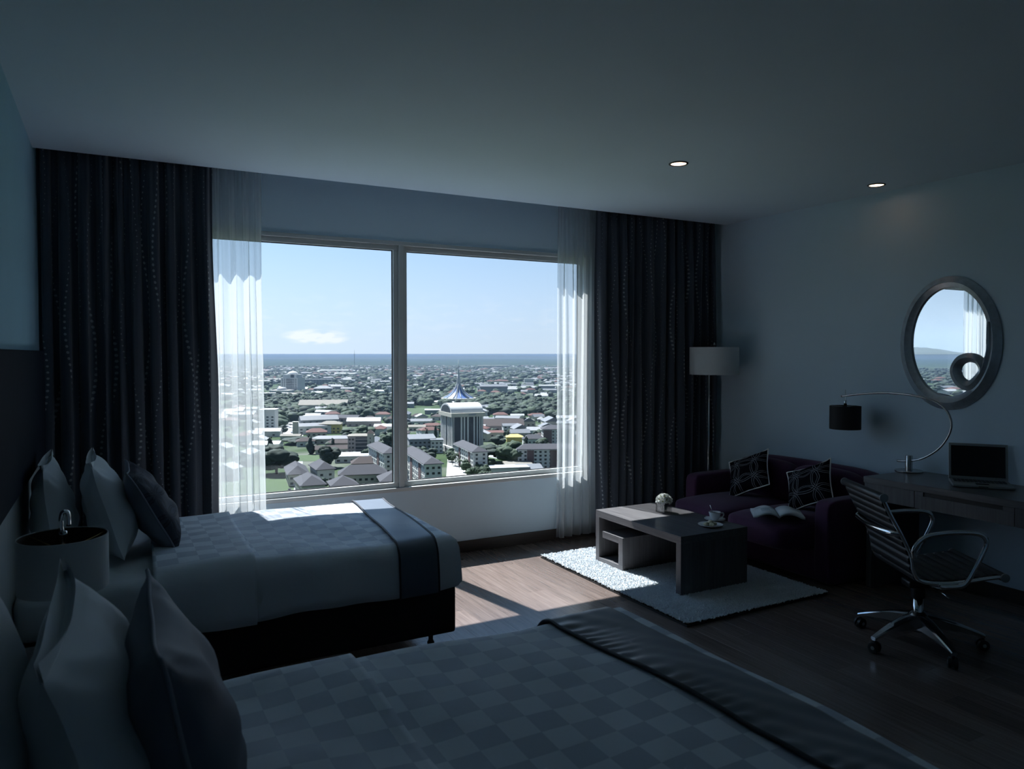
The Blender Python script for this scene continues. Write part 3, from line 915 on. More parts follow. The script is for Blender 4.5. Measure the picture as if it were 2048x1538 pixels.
# ---------------------------------------------------------------- desk
DX = 4.437
dk = thing('desk', 'dark wood desk with slim drawers against the right wall', 'desk', (DX, 0, 0))
dyl, dyr = 3.225, 1.30
dw = XR - DX - .0015
MB().box(0, dw, dyr, dyl, .705, .7465, .002).build('desktop', 'wenge_top', dk)
MB().box(.03, dw, dyr + .005, dyl - .005, .60, .704).build('carcass', 'wenge', dk)
MB().box(.008, .029, 2.872, dyl - .004, .597, .703, .001).build('end_panel', 'wenge', dk)
dr = MB().box(.008, .029, 2.284, 2.869, .597, .678, .001).box(.008, .029, 2.284, 2.345, .678, .703).box(.008, .029, 2.815, 2.869, .678, .703).build('drawer', 'wenge', dk)
MB().box(.016, .029, 2.345, 2.815, .678, .703).build('finger_slot', 'black', dr)
dr = MB().box(.008, .029, 1.70, 2.281, .597, .678, .001).box(.008, .029, 1.70, 1.76, .678, .703).box(.008, .029, 2.22, 2.281, .678, .703).build('drawer', 'wenge', dk)
MB().box(.016, .029, 1.76, 2.22, .678, .703).build('finger_slot', 'black', dr)
MB().box(.008, .029, dyr + .004, 1.697, .597, .703, .001).build('end_panel', 'wenge', dk)
MB().box(.03, dw, dyl - .045, dyl - .005, .0, .599, .002).build('leg_panel', 'wenge', dk)
MB().box(.03, dw, dyr + .005, dyr + .045, .0, .599, .002).build('leg_panel', 'wenge', dk)

# arc desk lamp
DZ = .7475
dl = thing('desk_lamp', 'arched steel desk lamp with black drum shade on the desk', 'lamp', (4.865, 3.185, DZ))
MB().lathe([(0, 0), (.088, 0), (.09, .004), (.09, .010), (.086, .013), (0, .013)], 40).build('lamp_base', 'steel', dl, 40)
MB().lathe([(.023, .012), (.023, .112), (.021, .115), (0, .115)], 24).build('post', 'steel', dl, 40)
arc = bez([(-.004, .085, .068), (0, .02, .074), (0, -.10, .108), (-.005, -.225, .20), (-.01, -.295, .325), (-.02, -.280, .43), (-.03, -.20, .50), (-.05, -.06, .535), (-.06, .12, .545), (-.085, .31, .530), (-.105, .465, .505)], 8)
MB().tube(arc, .0075, 10).build('arm', 'steel', dl, True)
shx, shy = -.10, .435
MB().shell([(.108, .265), (.108, .435), (.106, .435), (.106, .265)], 48, (shx, shy, 0)).build('lamp_shade', 'shade_blk', dl, 50)
MB().lathe([(.003, .42), (.003, .555)], 8, (shx, shy, 0)).build('shade_stem', 'chrome', dl, True)
MB().lathe([(.010, .425), (.011, .475), (.006, .48)], 12, (shx, shy, 0)).build('lamp_holder', 'chrome', dl, True)
sp_ = MB()
for k in range(3):
    a = R(120 * k); sp_.tube([(shx, shy, .43), (shx + math.cos(a) * .106, shy + math.sin(a) * .106, .432)], .002, 6)
sp_.build('shade_spokes', 'steel', dl, True)

# laptop
lt = thing('laptop', 'open silver laptop with dark screen on the desk', 'laptop', (4.745, 2.635, DZ), R(-53.5))
MB().box(-.162, .162, -.115, .115, .002, .020, .004).build('keyboard_base', 'laptop', lt, 40)
kb = MB()
for i in range(13):
    for j in range(5): kb.box(-.142 + i * .022, -.142 + i * .022 + .018, -.005 + j * .021, -.005 + j * .021 + .017, .020, .0225)
kb.build('keyboard', 'keys', lt)['kind'] = 'stuff'
MB().box(-.035, .035, -.09, -.04, .0198, .0204).build('touchpad', 'steel', lt)
MB().box(-.025, .025, -.1165, -.114, .009, .014).build('latch', 'black', lt)
lid = MB().box(-.162, .162, -.004, .004, 0, .228, .003).build('lid', 'laptop', lt, 40, (0, .118, .020), (R(-9), 0, 0))
MB().box(-.148, .148, -.0052, -.0040, .018, .212).build('screen', 'screen', lid)

# ---------------------------------------------------------------- oval mirror with a scrolled frame
mr = thing('oval_mirror', 'oval mirror in a silver frame that curls into a small ring', 'mirror', (XR, 2.985, 1.643))


def sweep(path, wd, prof, name, parent, closed=False, smooth=35):
    """band in the wall plane: prof = [(across -1..1, height off the wall)], widths per point; +Y/+Z plane, wall at x=0, room at -x"""
    k = len(path); rows = []
    for i in range(k):
        a = path[i - 1] if closed or i > 0 else path[0]
        b_ = path[(i + 1) % k] if closed or i < k - 1 else path[-1]
        t = Vector((b_[0] - a[0], b_[1] - a[1])).normalized(); n = Vector((-t.y, t.x))
        wv_ = wd[i] if isinstance(wd, list) else wd
        rows.append([(-hh, path[i][0] + n.x * s_ * wv_ / 2, path[i][1] + n.y * s_ * wv_ / 2) for s_, hh in prof])
    mb = MB(); mb.grid(rows, closeu=closed)
    return mb.build(name, 'frame_silver', parent, smooth)


NP = 96
ell = []
wds = []
for i in range(NP):
    a = 2 * PI * i / NP
    ell.append((.302 * math.cos(a), .408 * math.sin(a)))
    wds.append(.086 + .012 * math.cos(a + .6))
prof = [(1, .0), (1, .018), (.9, .026), (.1, .040), (.04, .044), (-.04, .040), (-.85, .016), (-1, .010), (-1, .0)]
sweep(ell, wds, prof, 'outer_frame', mr, True)
curl = bez([(-.272, .13), (-.268, .0), (-.255, -.11), (-.222, -.205), (-.155, -.283), (-.085, -.262), (-.050, -.190), (-.078, -.125), (-.135, -.100), (-.195, -.115), (-.226, -.163), (-.224, -.205)], 8)
cw = [.012 + .058 * min(1, i / 30) - .020 * max(0, (i - 45) / 43) for i in range(len(curl))]
sweep(curl, cw, [(1, .005), (1, .020), (.8, .030), (.0, .050), (-.8, .034), (-1, .022), (-1, .005)], 'curl', mr)
gl = MB()
gl.add([(-.011, .0, .0)] + [(-.011, .285 * math.cos(2 * PI * i / 72), .388 * math.sin(2 * PI * i / 72)) for i in range(72)], [(0, 1 + i, 1 + (i + 1) % 72) for i in range(72)])
gl.build('mirror_glass', 'mirror', mr)
MB().add([(-.001, .29 * math.cos(2 * PI * i / 48), .39 * math.sin(2 * PI * i / 48)) for i in range(48)] + [(-.009, .29 * math.cos(2 * PI * i / 48), .39 * math.sin(2 * PI * i / 48)) for i in range(48)],
         [tuple(range(48)), tuple(range(48, 96))[::-1]] + [(i, (i + 1) % 48, 48 + (i + 1) % 48, 48 + i) for i in range(48)]).build('backing', 'black', mr)

# ---------------------------------------------------------------- office chair
CX, CY, CF = 3.815, 2.435, R(-31)
ch = thing('office_chair', 'black ribbed leather office chair with chrome frame on castors', 'chair', (CX, CY, 0), CF)
HW = .235
side = bez([(-.300, .835), (-.255, .74), (-.195, .63), (-.155, .54), (-.143, .47), (-.115, .42), (-.05, .404), (.05, .404), (.15, .418), (.23, .432), (.300, .440)], 8)
# ribbed sling: back and seat
def sling(i0, i1, nm, ribs):
    pts = [Vector((p[0], p[1])) for p in [(q.x, q.y) for q in [Vector((a[0], a[1], 0)) for a in side]][i0:i1]]
    cum = [0]
    for a, b_ in zip(pts, pts[1:]): cum.append(cum[-1] + (b_ - a).length)
    N = ribs * 8; F, B = [], []
    for k in range(N + 1):
        s_ = cum[-1] * k / N
        j = max(i for i in range(len(cum)) if cum[i] <= s_ + 1e-9); j = min(j, len(pts) - 2)
        t = (s_ - cum[j]) / (cum[j + 1] - cum[j])
        p = pts[j].lerp(pts[j + 1], t); tg = (pts[j + 1] - pts[j]).normalized(); nr = Vector((-tg.y, tg.x))
        th_ = .004 + .010 * abs(math.sin(PI * k / 8)) ** .5
        F.append([(p.x + nr.x * th_, y, p.y + nr.y * th_) for y in np.linspace(-HW + .012, HW - .012, 9)])
        B.append([(p.x - nr.x * th_, y, p.y - nr.y * th_) for y in np.linspace(-HW + .012, HW - .012, 9)])
    mb = MB(); mb.grid(F); mb.grid(B)
    mb.build(nm, 'leather', ch, 50)


sling(2, 36, 'backrest', 9)
sling(36, len(side) - 1, 'seat', 9)
for s_ in (1, -1):
    MB().tube([(q[0], s_ * HW, q[1]) for q in side], .013, 10, flat=.75).build('side_rail', 'chrome', ch, True)
    armp = bez([(-.150, .535), (-.152, .575), (-.135, .612), (-.085, .648), (0, .664), (.09, .669), (.16, .664), (.195, .645), (.203, .610), (.180, .55), (.145, .48), (.115, .425), (.085, .398), (.03, .392), (-.02, .392)], 6)
    arm = MB().tube([(q[0], s_ * (HW + .024), q[1]) for q in armp], .0125, 10, flat=.7, up=(0, 1, 0)).build('armrest', 'chrome', ch, True)
    pad = [q for q in armp if q[1] > .655]
    for cx_, cz in ((-.152, .56), (-.01, .398), (.085, .40)):
        MB().lathe([(.011, -.018), (.011, .030)], 10, (cx_, s_ * HW, cz), axis='Y').build('clamp', 'chrome', ch, True)
for nm, (rx, rz_) in (('top_roll', (-.300, .838)), ('front_roll', (.304, .438))):
    rl = MB().lathe([(0, -HW - .008), (.019, -HW - .008), (.021, -HW - .004), (.021, HW + .004), (.019, HW + .008), (0, HW + .008)], 18, (rx, 0, rz_), axis='Y').build(nm, 'leather', ch, 40)
    for s_ in (1, -1):
        MB().lathe([(0, .0), (.006, .001), (.007, .003), (.020, .003), (.022, 0), (.022, -.008)], 18, (rx, s_ * (HW + .009), rz_), axis='Y').build('roll_cap', 'laptop', rl, 40)
MB().tube(bez([(-.205, -HW, .655), (-.245, -HW + .04, .650), (-.262, 0, .645), (-.245, HW - .04, .650), (-.205, HW, .655)], 8), .012, 8, flat=1.3).build('back_stretcher', 'chrome', ch, True)
for sx in (.02,): MB().tube(bez([(sx, -HW, .385), (sx, -.12, .355), (sx, 0, .345), (sx, .12, .355), (sx, HW, .385)], 6), .012, 8).build('seat_stretcher', 'alu', ch, True)
MB().box(-.07, .09, -.05, .05, .315, .352, .01).lathe([(.034, .255), (.036, .262), (.036, .318), (.03, .322)], 20).build('tilt_mechanism', 'black', ch, 40)
MB().tube([(.04, -.05, .33), (.05, -.17, .325), (.055, -.20, .315)], .004, 8).build('lever', 'chrome', ch, True)
MB().lathe([(.026, .07), (.026, .256)], 20).build('gas_column', 'chrome', ch, True)
hub = MB().lathe([(.030, .075), (.046, .085), (.048, .165), (.034, .178), (.028, .180)], 24).build('hub', 'alu', ch, 40)
castm = MB().lathe([(0, -.024), (.020, -.024), (.028, -.020), (.029, -.008), (.022, -.006), (.022, .006), (.029, .008), (.028, .020), (.020, .024), (0, .024)], 22, axis='Y').mesh('wheel', 'black', 40)
capm = MB().lathe([(.010, .024), (.009, .026), (0, .0262)], 14, axis='Y').mesh('hub_cap', 'laptop', 40)
forkm = MB().lathe([(.008, .030), (.008, .066)], 10).box(-.022, .022, -.012, .012, .026, .034, .004).tube([(.026, 0, .012), (.018, 0, .03), (0, 0, .034), (-.018, 0, .03), (-.026, 0, .012)], .007, 8).mesh('fork', 'black', 40)
legm = MB()
rows = []
for i in range(13):
    t = i / 12; x = .025 + .295 * t
    zt2 = .166 - .082 * t ** 1.5; hgt = .058 * (1 - t) ** 1.2 + .018; wd2 = .026 * (1 - t) + .015
    rows.append([(x, -wd2, zt2 - .006), (x, -wd2 * .7, zt2), (x, wd2 * .7, zt2), (x, wd2, zt2 - .006), (x, wd2 * .7, zt2 - hgt), (x, -wd2 * .7, zt2 - hgt)])
legm.grid(rows, closev=True)
o0 = len(legm.v) - 6
legm.f.append(tuple(range(o0, o0 + 6))); legm.mi.append(0)
legm.f.append((0, 5, 4, 3, 2, 1)); legm.mi.append(0)
legm = legm.mesh('base_leg', 'alu', 35)
for k, ang in enumerate((101, 173, 243, 316.5, 28)):
    a = R(ang) - CF
    lg = obj('base_leg', legm, ch, (0, 0, 0), (0, 0, a))
    st = obj('caster', forkm, ch, (math.cos(a) * .310, math.sin(a) * .310, .0), (0, 0, a + R(70 + 40 * k)))
    obj('wheel', castm, st, (.0, 0, .0292)); obj('hub_cap', capm, st, (0, 0, .0292)); obj('hub_cap', capm, st, (0, 0, .0292), (0, 0, PI))

# ---------------------------------------------------------------- recessed downlights
for nm, x, y in (('downlight over the coffee table', 3.119, 3.576), ('downlight near the right wall', 4.73, 3.365)):
    d_ = thing('downlight', 'round recessed ' + nm, 'downlight', (x, y, H))
    MB().shell([(.060, -.0005), (.060, -.004), (.052, -.007), (.047, -.004), (.047, -.0005)], 40).build('trim_ring', 'black', d_, True)
    MB().lathe([(0, -.002), (.047, -.002)], 40).build('lens', 'glow', d_)

# ================================================================ the town outside, 23 floors below
GZ = -74.


def emat(name, c, rough=.85, var=.1, vscale=.2, metal=0):
    M[name] = mat(name, c, rough, metal, .3, var=var, vscale=vscale)


for nm, c, rg in (('ext_white', (.62, .63, .62), .8), ('ext_cream', (.52, .50, .43), .8), ('ext_yellow', (.62, .50, .17), .8), ('ext_pink', (.44, .37, .36), .8),
                  ('ext_grey', (.28, .30, .32), .8), ('ext_glass', (.025, .04, .055), .25), ('ext_window', (.03, .038, .045), .3), ('roof_dark', (.13, .135, .16), .85),
                  ('roof_brown', (.13, .10, .095), .85), ('roof_white', (.80, .82, .84), .6), ('roof_grey', (.34, .37, .41), .6), ('roof_red', (.30, .13, .11), .8),
                  ('roof_beige', (.55, .51, .43), .8), ('ext_blue', (.045, .12, .34), .5), ('ext_brown', (.15, .10, .10), .8), ('road', (.30, .31, .32), .85), ('paving', (.48, .48, .45), .85),
                  ('ext_steel', (.40, .45, .45), .4)):
    k = .35 if nm.startswith('roof') else .85  # light put into the colour: sunlit roofs darkened, shaded walls kept paler
    emat(nm, [q * k for q in c], rg)
emat('lawn', (.045, .075, .032), .95, .25, .05)

# ground: grass, dark woodland floor and pale built-up patches
m, nt, b = newmat('town_ground')
tc = node(nt, 'TexCoord')
n1 = S(nt, node(nt, 'TexNoise', Vector=tc.outputs['Object'], Scale=.012, Detail=6.0).outputs[0])
n2 = S(nt, node(nt, 'TexNoise', Vector=tc.outputs['Object'], Scale=.06, Detail=6.0).outputs[0])
n3 = S(nt, node(nt, 'TexNoise', Vector=tc.outputs['Object'], Scale=.0022, Detail=7.0).outputs[0])
c1 = mix(nt, n2, (.016, .034, .015), (.05, .08, .032))
pale = ((n1 - .52) * 9.0 * (n2 + .3)).clamp() * .55
c2 = mix(nt, pale, c1, (.17, .17, .16))
sx_ = node(nt, 'SeparateXYZ', Vector=tc.outputs['Object'])
far = ((S(nt, sx_.outputs[1]) - 1800.0) / 1500.0).clamp()
c3 = mix(nt, far, c2, mix(nt, ((n3 - .46) * 6.0).clamp(), (.018, .036, .018), (.035, .055, .030)))
nt.links.new(c3, b.inputs['Base Color'])
b.inputs['Roughness'].default_value = .95
b.inputs['Specular IOR Level'].default_value = .1
M['ground'] = m
g = MB()
g.box(-26000, 26000, 60, 30000, GZ - 5, GZ)
struct(g.build('town_ground', 'ground'))

# far low hills
def ridge(name, label, az0, az1, dist, hmax, seed, depth=1500, n=70):
    rnd = np.random.RandomState(seed); ph = rnd.uniform(0, 6, 6)
    P = []
    for i in range(n + 1):
        t = i / n; a = R(az0 + (az1 - az0) * t)
        e = math.sin(t * PI) ** .5
        h = hmax * e * (.55 + .25 * math.sin(t * 7 + ph[0]) + .14 * math.sin(t * 17 + ph[1]) + .06 * math.sin(t * 41 + ph[2]))
        row = []
        for j in range(13):
            q = j / 12
            d = dist + depth * (q - .5); hh = h * math.sin(q * PI) ** 1.2
            row.append((math.sin(a) * d, math.cos(a) * d, GZ - 2 + max(0, hh) * (1 + .08 * math.sin(i * 1.7 + j * 2.1))))
        P.append(row)
    mb = MB(); mb.grid(P)
    o = mb.build(name, 'hill', None, True)
    return tag(o, label, 'hill', kind='structure')


M['hill'] = mat('wooded_hill', (.025, .042, .040), .95, var=.4, vscale=.004)
ridge('far_ridge', 'low wooded ridge on the horizon', 2, 44, 11500, 52, 3)
ridge('far_ridge', 'tall hill range beyond the town, seen in the mirror', -76, -36, 14500, 420, 5, 5000)

# ---------------------------------------------------------------- building kit
CR = R(-28.494)                     # heading of the street grid that faces the hotel
wm = MB().box(-.5, .5, -.5, .5, 0, 1).mesh('window', 'ext_window')


BLK = []


def wgrid(root, w_, d_, faces, z0, dz, nz, nx, ww, wh, skip=(), me=None, proud=.06):
    """rows of separate window panes on the chosen walls (S front, N back, E right, W left)"""
    for f in faces:
        L = w_ if f in 'SN' else d_
        for i in range(nx[f] if isinstance(nx, dict) else nx):
            k = nx[f] if isinstance(nx, dict) else nx
            if (f, i) in skip: continue
            s_ = -L / 2 + L * (i + .5) / k
            for j in range(nz):
                z = z0 + dz * j
                loc = {'S': (s_, -d_ / 2, z), 'N': (s_, d_ / 2, z), 'E': (w_ / 2, s_, z), 'W': (-w_ / 2, s_, z)}[f]
                sc = (ww, .25, wh) if f in 'SN' else (.25, ww, wh)
                obj('window', me or wm, root, loc, None, sc)


def roofmesh(kind, w_, d_, h, rh, ov):
    W2, D2 = w_ / 2 + ov, d_ / 2 + ov
    mb = MB()
    if kind == 'flat':
        mb.box(-W2, W2, -D2, D2, h, h + rh)
    elif kind == 'hip':
        if w_ >= d_: a, b_ = (W2 - D2 * .9, 0), (-(W2 - D2 * .9), 0)
        else: a, b_ = (0, D2 - W2 * .9), (0, -(D2 - W2 * .9))
        e = .35
        mb.add([(-W2, -D2, h), (W2, -D2, h), (W2, D2, h), (-W2, D2, h), (-W2, -D2, h + e), (W2, -D2, h + e), (W2, D2, h + e), (-W2, D2, h + e), (a[0], a[1], h + rh), (b_[0], b_[1], h + rh)],
               [(3, 2, 1, 0), (0, 1, 5, 4), (1, 2, 6, 5), (2, 3, 7, 6), (3, 0, 4, 7)] +
               ([(4, 5, 8, 9), (6, 7, 9, 8), (5, 6, 8), (7, 4, 9)] if w_ >= d_ else [(5, 6, 8, 9), (7, 4, 9, 8), (6, 7, 8), (4, 5, 9)]))
    elif kind == 'gable':                                     # ridge along local x
        mb.add([(-W2, -D2, h), (W2, -D2, h), (W2, D2, h), (-W2, D2, h), (W2, 0, h + rh), (-W2, 0, h + rh)], [(3, 2, 1, 0), (0, 1, 4, 5), (2, 3, 5, 4), (1, 2, 4), (3, 0, 5)])
    elif kind == 'gable_y':
        mb.add([(-W2, -D2, h), (W2, -D2, h), (W2, D2, h), (-W2, D2, h), (0, -D2, h + rh), (0, D2, h + rh)], [(3, 2, 1, 0), (1, 2, 5, 4), (3, 0, 4, 5), (0, 1, 4), (2, 3, 5)])
    elif kind == 'shed':
        mb.add([(-W2, -D2, h), (W2, -D2, h), (W2, D2, h), (-W2, D2, h), (W2, D2, h + rh), (-W2, D2, h + rh)], [(3, 2, 1, 0), (0, 1, 4, 5), (2, 3, 5, 4), (1, 2, 4), (3, 0, 5)])
    elif kind == 'vault':
        n = 16; A = [(-W2, D2 * math.cos(PI * i / n), h + rh * math.sin(PI * i / n)) for i in range(n + 1)]; B = [(W2, y, z) for _, y, z in A]
        mb.add(A + B, [tuple(range(n + 1)), tuple(range(n + 1, 2 * n + 2))[::-1]] + [(i, i + 1, n + 2 + i, n + 1 + i) for i in range(n)])
    elif kind == 'dome':
        mb.lathe([(W2 * math.cos(PI / 2 * i / 8), h + rh * math.sin(PI / 2 * i / 8)) for i in range(9)], 28)
    return mb


def house(name, label, C, yaw, w_, d_, h, kind='hip', rh=2., wall='ext_white', roof='roof_dark', ov=.6, win=None, group=None, cat='building', gz=GZ):
    """C = ground point of the middle of the front wall; local +y runs away from the hotel"""
    c, s_ = math.cos(yaw), math.sin(yaw)
    ctr = (C[0] - s_ * d_ / 2, C[1] + c * d_ / 2, gz)
    r_ = thing(name, label, cat, ctr, yaw, group)
    BLK.append((Vector(ctr[:2]), math.hypot(w_, d_) * .5))
    MB().box(-w_ / 2, w_ / 2, -d_ / 2, d_ / 2, -1, h).build('wall', wall, r_)
    roofmesh(kind, w_, d_, h, rh, ov).build('roof', roof, r_, 40 if kind in ('vault', 'dome') else False)
    if win: wgrid(r_, w_, d_, **win)
    return r_


def boxes(root, name, mt, *bx):
    for q in bx: MB().box(*q).build(name, mt, root)


# ---- the arched-roof office tower
e1 = CR + R(24)
tw = thing('office_tower', 'office tower with white barrel-vault roof and dark glass strips', 'building', (239.4, 511.4) + (GZ,), e1)
w2, d2 = 12.5, 14.
tw.location.x += -math.sin(e1) * d2; tw.location.y += math.cos(e1) * d2
MB().box(-w2 + .6, w2 - .6, -d2 + .6, d2 - .6, 0, 27.4).build('glazing', 'ext_glass', tw)
for x0, x1 in ((-12.5, -10.9), (-5.9, -4.6), (-3.4, -2.3), (-.6, .6), (4.6, 5.6), (7.2, 8.0), (9.3, 10.2), (11.6, 12.5)):
    MB().box(x0, x1, -d2, -d2 + 1.6, 0, 27.4).build('pier', 'ext_white', tw)
for y0, y1 in ((-14, -12.6), (-10.6, -9.4), (-6.6, -5.4), (-3.2, -2.1), (2.2, 3.3), (5.6, 6.8), (9.4, 10.6), (12.6, 14)):
    for s_ in (-1, 1): MB().box(*( (-w2, -w2 + 1.6) if s_ < 0 else (w2 - 1.6, w2)), y0, y1, 0, 27.4).build('pier', 'ext_white', tw)
MB().box(-w2 - 1.3, w2 + 1.3, -d2 - 1.3, d2 + 1.3, 27.4, 30.4).build('cornice', 'ext_cream', tw)
n = 20
A = [(-w2 - .6, 12.6 * math.cos(PI * i / n), 30.4 + 7.0 * math.sin(PI * i / n)) for i in range(n + 1)]; A2 = [(w2 + .6, y, z) for _, y, z in A]
MB().add(A + A2, [tuple(range(n + 1, 2 * n + 2))[::-1], tuple(range(n + 1))] + [(i, i + 1, n + 2 + i, n + 1 + i) for i in range(n)]).build('vault_roof', 'ext_white', tw, 40)
A = [(-w2 - .75, 11.0 * math.cos(PI * i / n), 30.4 + 5.7 * math.sin(PI * i / n)) for i in range(n + 1)]; A2 = [(-w2 - .5, y, z) for _, y, z in A]
MB().add(A + A2, [tuple(range(n + 1)), tuple(range(n + 1, 2 * n + 2))[::-1]] + [(i, i + 1, n + 2 + i, n + 1 + i) for i in range(n)]).build('arched_gable_window', 'ext_glass', tw)
MB().box(0, 6, -d2 - 1.5, -d2 - 1.2, 28.4, 29.6).build('sign_band', 'ext_grey', tw)
MB().box(-w2 - 1.5, -2, -d2 - 1.2, d2 + 1, 0, 4.6).build('podium', 'ext_white', tw)
for k in range(5): obj('window', wm, tw, (-12.2 + k * 2.3, -d2 - 1.3, 1.6), None, (1.1, .3, 1.3))
for k in range(5): obj('window', wm, tw, (-w2 - 1.55, -11 + k * 5, 1.6), None, (.3, 1.2, 1.3))

# ---- the tented assembly hall with spire
ah = thing('assembly_hall', 'tent-shaped hall with blue panels and a tall white spire among trees', 'building', (458.0, 1011.8) + (GZ,), CR)
prof = [(0, 66), (.35, 66), (.5, 52), (1.3, 44), (1.9, 36), (2.7, 30), (5.4, 24), (10, 18), (16, 13), (23.5, 9.5)]
n = 24
rows = [[(r_ * math.cos(2 * PI * j / n), r_ * math.sin(2 * PI * j / n), z) for j in range(n)] for r_, z in prof[4:]]
mb = MB()
mb.grid(rows, closev=True)
mb.build('tent_roof', 'ext_blue', ah, 40)
for k in range(12):
    a = 2 * PI * (k + .5) / 12
    MB().tube([((r_ + .25) * math.cos(a), (r_ + .25) * math.sin(a), z + .2) for r_, z in prof[3:]], [.3, .35, .4, .45, .55, .65, .7], 6).build('rib', 'ext_white', ah, True)
MB().lathe([(0, 66), (.3, 66), (.5, 52), (1.3, 50), (1.5, 45), (2.0, 36), (2.8, 30.2)], 16).build('spire', 'ext_steel', ah, True)
MB().lathe([(24, 9.6), (26, 9.4), (26, 8.0), (18, 8.0)], 36).build('upper_eave', 'ext_cream', ah, 40)
MB().lathe([(23, 8.0), (23, 5.2)], 36).build('upper_wall', 'ext_glass', ah)
MB().lathe([(22, 6.6), (37, 4.4), (37, 3.6), (22, 3.6)], 36).build('lower_roof', 'ext_white', ah, 40)
MB().lathe([(27, 3.6), (27, 0)], 36).build('lower_wall', 'ext_glass', ah)
for k in range(18):
    a = 2 * PI * k / 18
    MB().box(-.6, .6, -.6, .6, 0, 3.6).build('column', 'ext_white', ah, False, (28 * math.cos(a), 28 * math.sin(a), 0), (0, 0, a))
MB().lathe([(27.6, 2.0), (27.6, 1.2)], 36).build('balcony_band', 'ext_white', ah)
for a0 in (-95, -35):
    a = R(a0); MB().tube([((r_ + .5) * math.cos(a), (r_ + .5) * math.sin(a), z) for r_, z in [(2.6, 31), (4.9, 24.4), (8.6, 18.4), (13.9, 13.4), (20.6, 10)] + [(24, 7), (31, 3), (33, 0)]], [.5, .7, .9, 1.2, 1.5, 1.7, 1.8, 1.8], 8).build('buttress', 'ext_grey', ah, True)

# ---- white tower block with shallow dome
dm = thing('tower_block', 'white ten-storey tower block with shallow dome roof far left', 'building', (292.3, 1376.1) + (GZ,), CR + R(-14))
MB().box(-17, 17, -13, 13, 0, 32).build('wall', 'ext_white', dm)
MB().box(-13.5, 13.5, -11, 11, 32, 38).build('wall', 'ext_white', dm)
roofmesh('dome', 19, 19, 38, 5.5, 0).build('dome', 'ext_white', dm, True)
for i, (xa, ww_) in enumerate(((-13.5, 2), (-9.2, 2), (-2.6, 7), (4.0, 7), (9.5, 2), (13.4, 2))):
    for j in range(8): obj('window', wm, dm, (xa, -13.0, 7 + j * 3.05), None, (ww_, .5, 1.6))
for j in range(2): obj('window', wm, dm, (-17.0, -6 + j * 10, 3), None, (.5, 2, 24))
MB().box(2, 9, -11.4, -10, 32.2, 37.6).build('dark_bay', 'ext_glass', dm)
pod = house('office_block', 'low white podium block with small domed drum beside the dome tower', (258.8, 1340.5), CR + R(-14), 34, 26, 10, 'flat', .8, 'ext_white', 'ext_white', .5, dict(faces='S', z0=2, dz=4, nz=2, nx=8, ww=2.4, wh=1.5))
MB().lathe([(9, 10.6), (9, 12.5), (8, 14), (5, 15.6), (0, 16.4)], 28).build('drum', 'roof_white', pod, 40)
house('office_block', 'long white office block with dark bands at the left window edge', (242.1, 1283.6), CR + R(4), 52, 12, 8.5, 'flat', .8, 'ext_white', 'ext_white', .6, dict(faces='S', z0=1.5, dz=2.6, nz=3, nx=9, ww=4.2, wh=1.2))
house('office_block', 'small white office with banded front below the dome tower', (265.7, 1239.9), CR + R(-8), 26, 14, 9, 'gable', 2, 'ext_white', 'roof_beige', .6, dict(faces='S', z0=1.5, dz=2.8, nz=3, nx=4, ww=4.0, wh=1.2))
house('office_block', 'long grey office row right of the dome tower', (434.2, 1788.1), CR, 72, 18, 13, 'flat', 1, 'ext_grey', 'ext_grey', .5, dict(faces='S', z0=2, dz=3.2, nz=4, nx=10, ww=5.5, wh=1.3))
house('office_block', 'grey hipped office with white bays behind the left trees', (348.8, 1383.4), CR + R(12), 34, 24, 10, 'hip', 5, 'ext_grey', 'roof_grey', 1, dict(faces='S', z0=1.5, dz=3, nz=3, nx=6, ww=3.2, wh=1.6))

# ---- right-hand and left-hand apartment slabs with dark hipped roofs
def slab(label, C, yaw, w_, d_, h, nx, nxe, rh=3.2, floors=5, bays=(), wall='ext_white', rf='roof_dark'):
    """C = ground point of the corner nearest the hotel; w along local x, runs back along +y"""
    c, s_ = math.cos(yaw), math.sin(yaw)
    r_ = thing('apartment_block', label, 'building', (C[0] - c * w_ / 2 - s_ * d_ / 2, C[1] - s_ * w_ / 2 + c * d_ / 2, GZ), yaw, None)
    for q in np.linspace(-.4, .4, 5): BLK.append((Vector((r_.location.x - s_ * d_ * q + (c * w_ * q if w_ > d_ else 0), r_.location.y + c * d_ * q + (s_ * w_ * q if w_ > d_ else 0))), min(w_, d_) * .8))
    MB().box(-w_ / 2, w_ / 2, -d_ / 2, d_ / 2, -1, h).build('wall', wall, r_)
    roofmesh('hip', w_, d_, h, rh, 1.0).build('roof', rf, r_)
    MB().box(-w_ / 2 - 1.05, w_ / 2 + 1.05, -d_ / 2 - 1.05, d_ / 2 + 1.05, h - .25, h - .02).build('eaves_fascia', 'ext_white', r_)
    dz = (h - .6) / floors
    for f, y0, y1 in bays:                                     # recessed brown stair bays on the long walls
        if f == 'W': MB().box(-w_ / 2 - .25, -w_ / 2 + .3, y0, y1, 0, h - .4).build('stair_bay', 'ext_brown', r_)
        if f == 'S': MB().box(y0, y1, -d_ / 2 - .25, -d_ / 2 + .3, 0, h - .4).build('stair_bay', 'ext_brown', r_)
    wgrid(r_, w_, d_, 'S', .9, dz, floors, nxe, 1.5, 1.25)
    wgrid(r_, w_, d_, 'W', .9, dz, floors, nx, 1.5, 1.25)
    for j in range(1, floors):
        MB().box(-w_ / 2 - .12, w_ / 2 + .12, -d_ / 2 - .12, d_ / 2 + .12, dz * j - .1, dz * j + .05).build('floor_band', 'ext_cream', r_)
    return r_


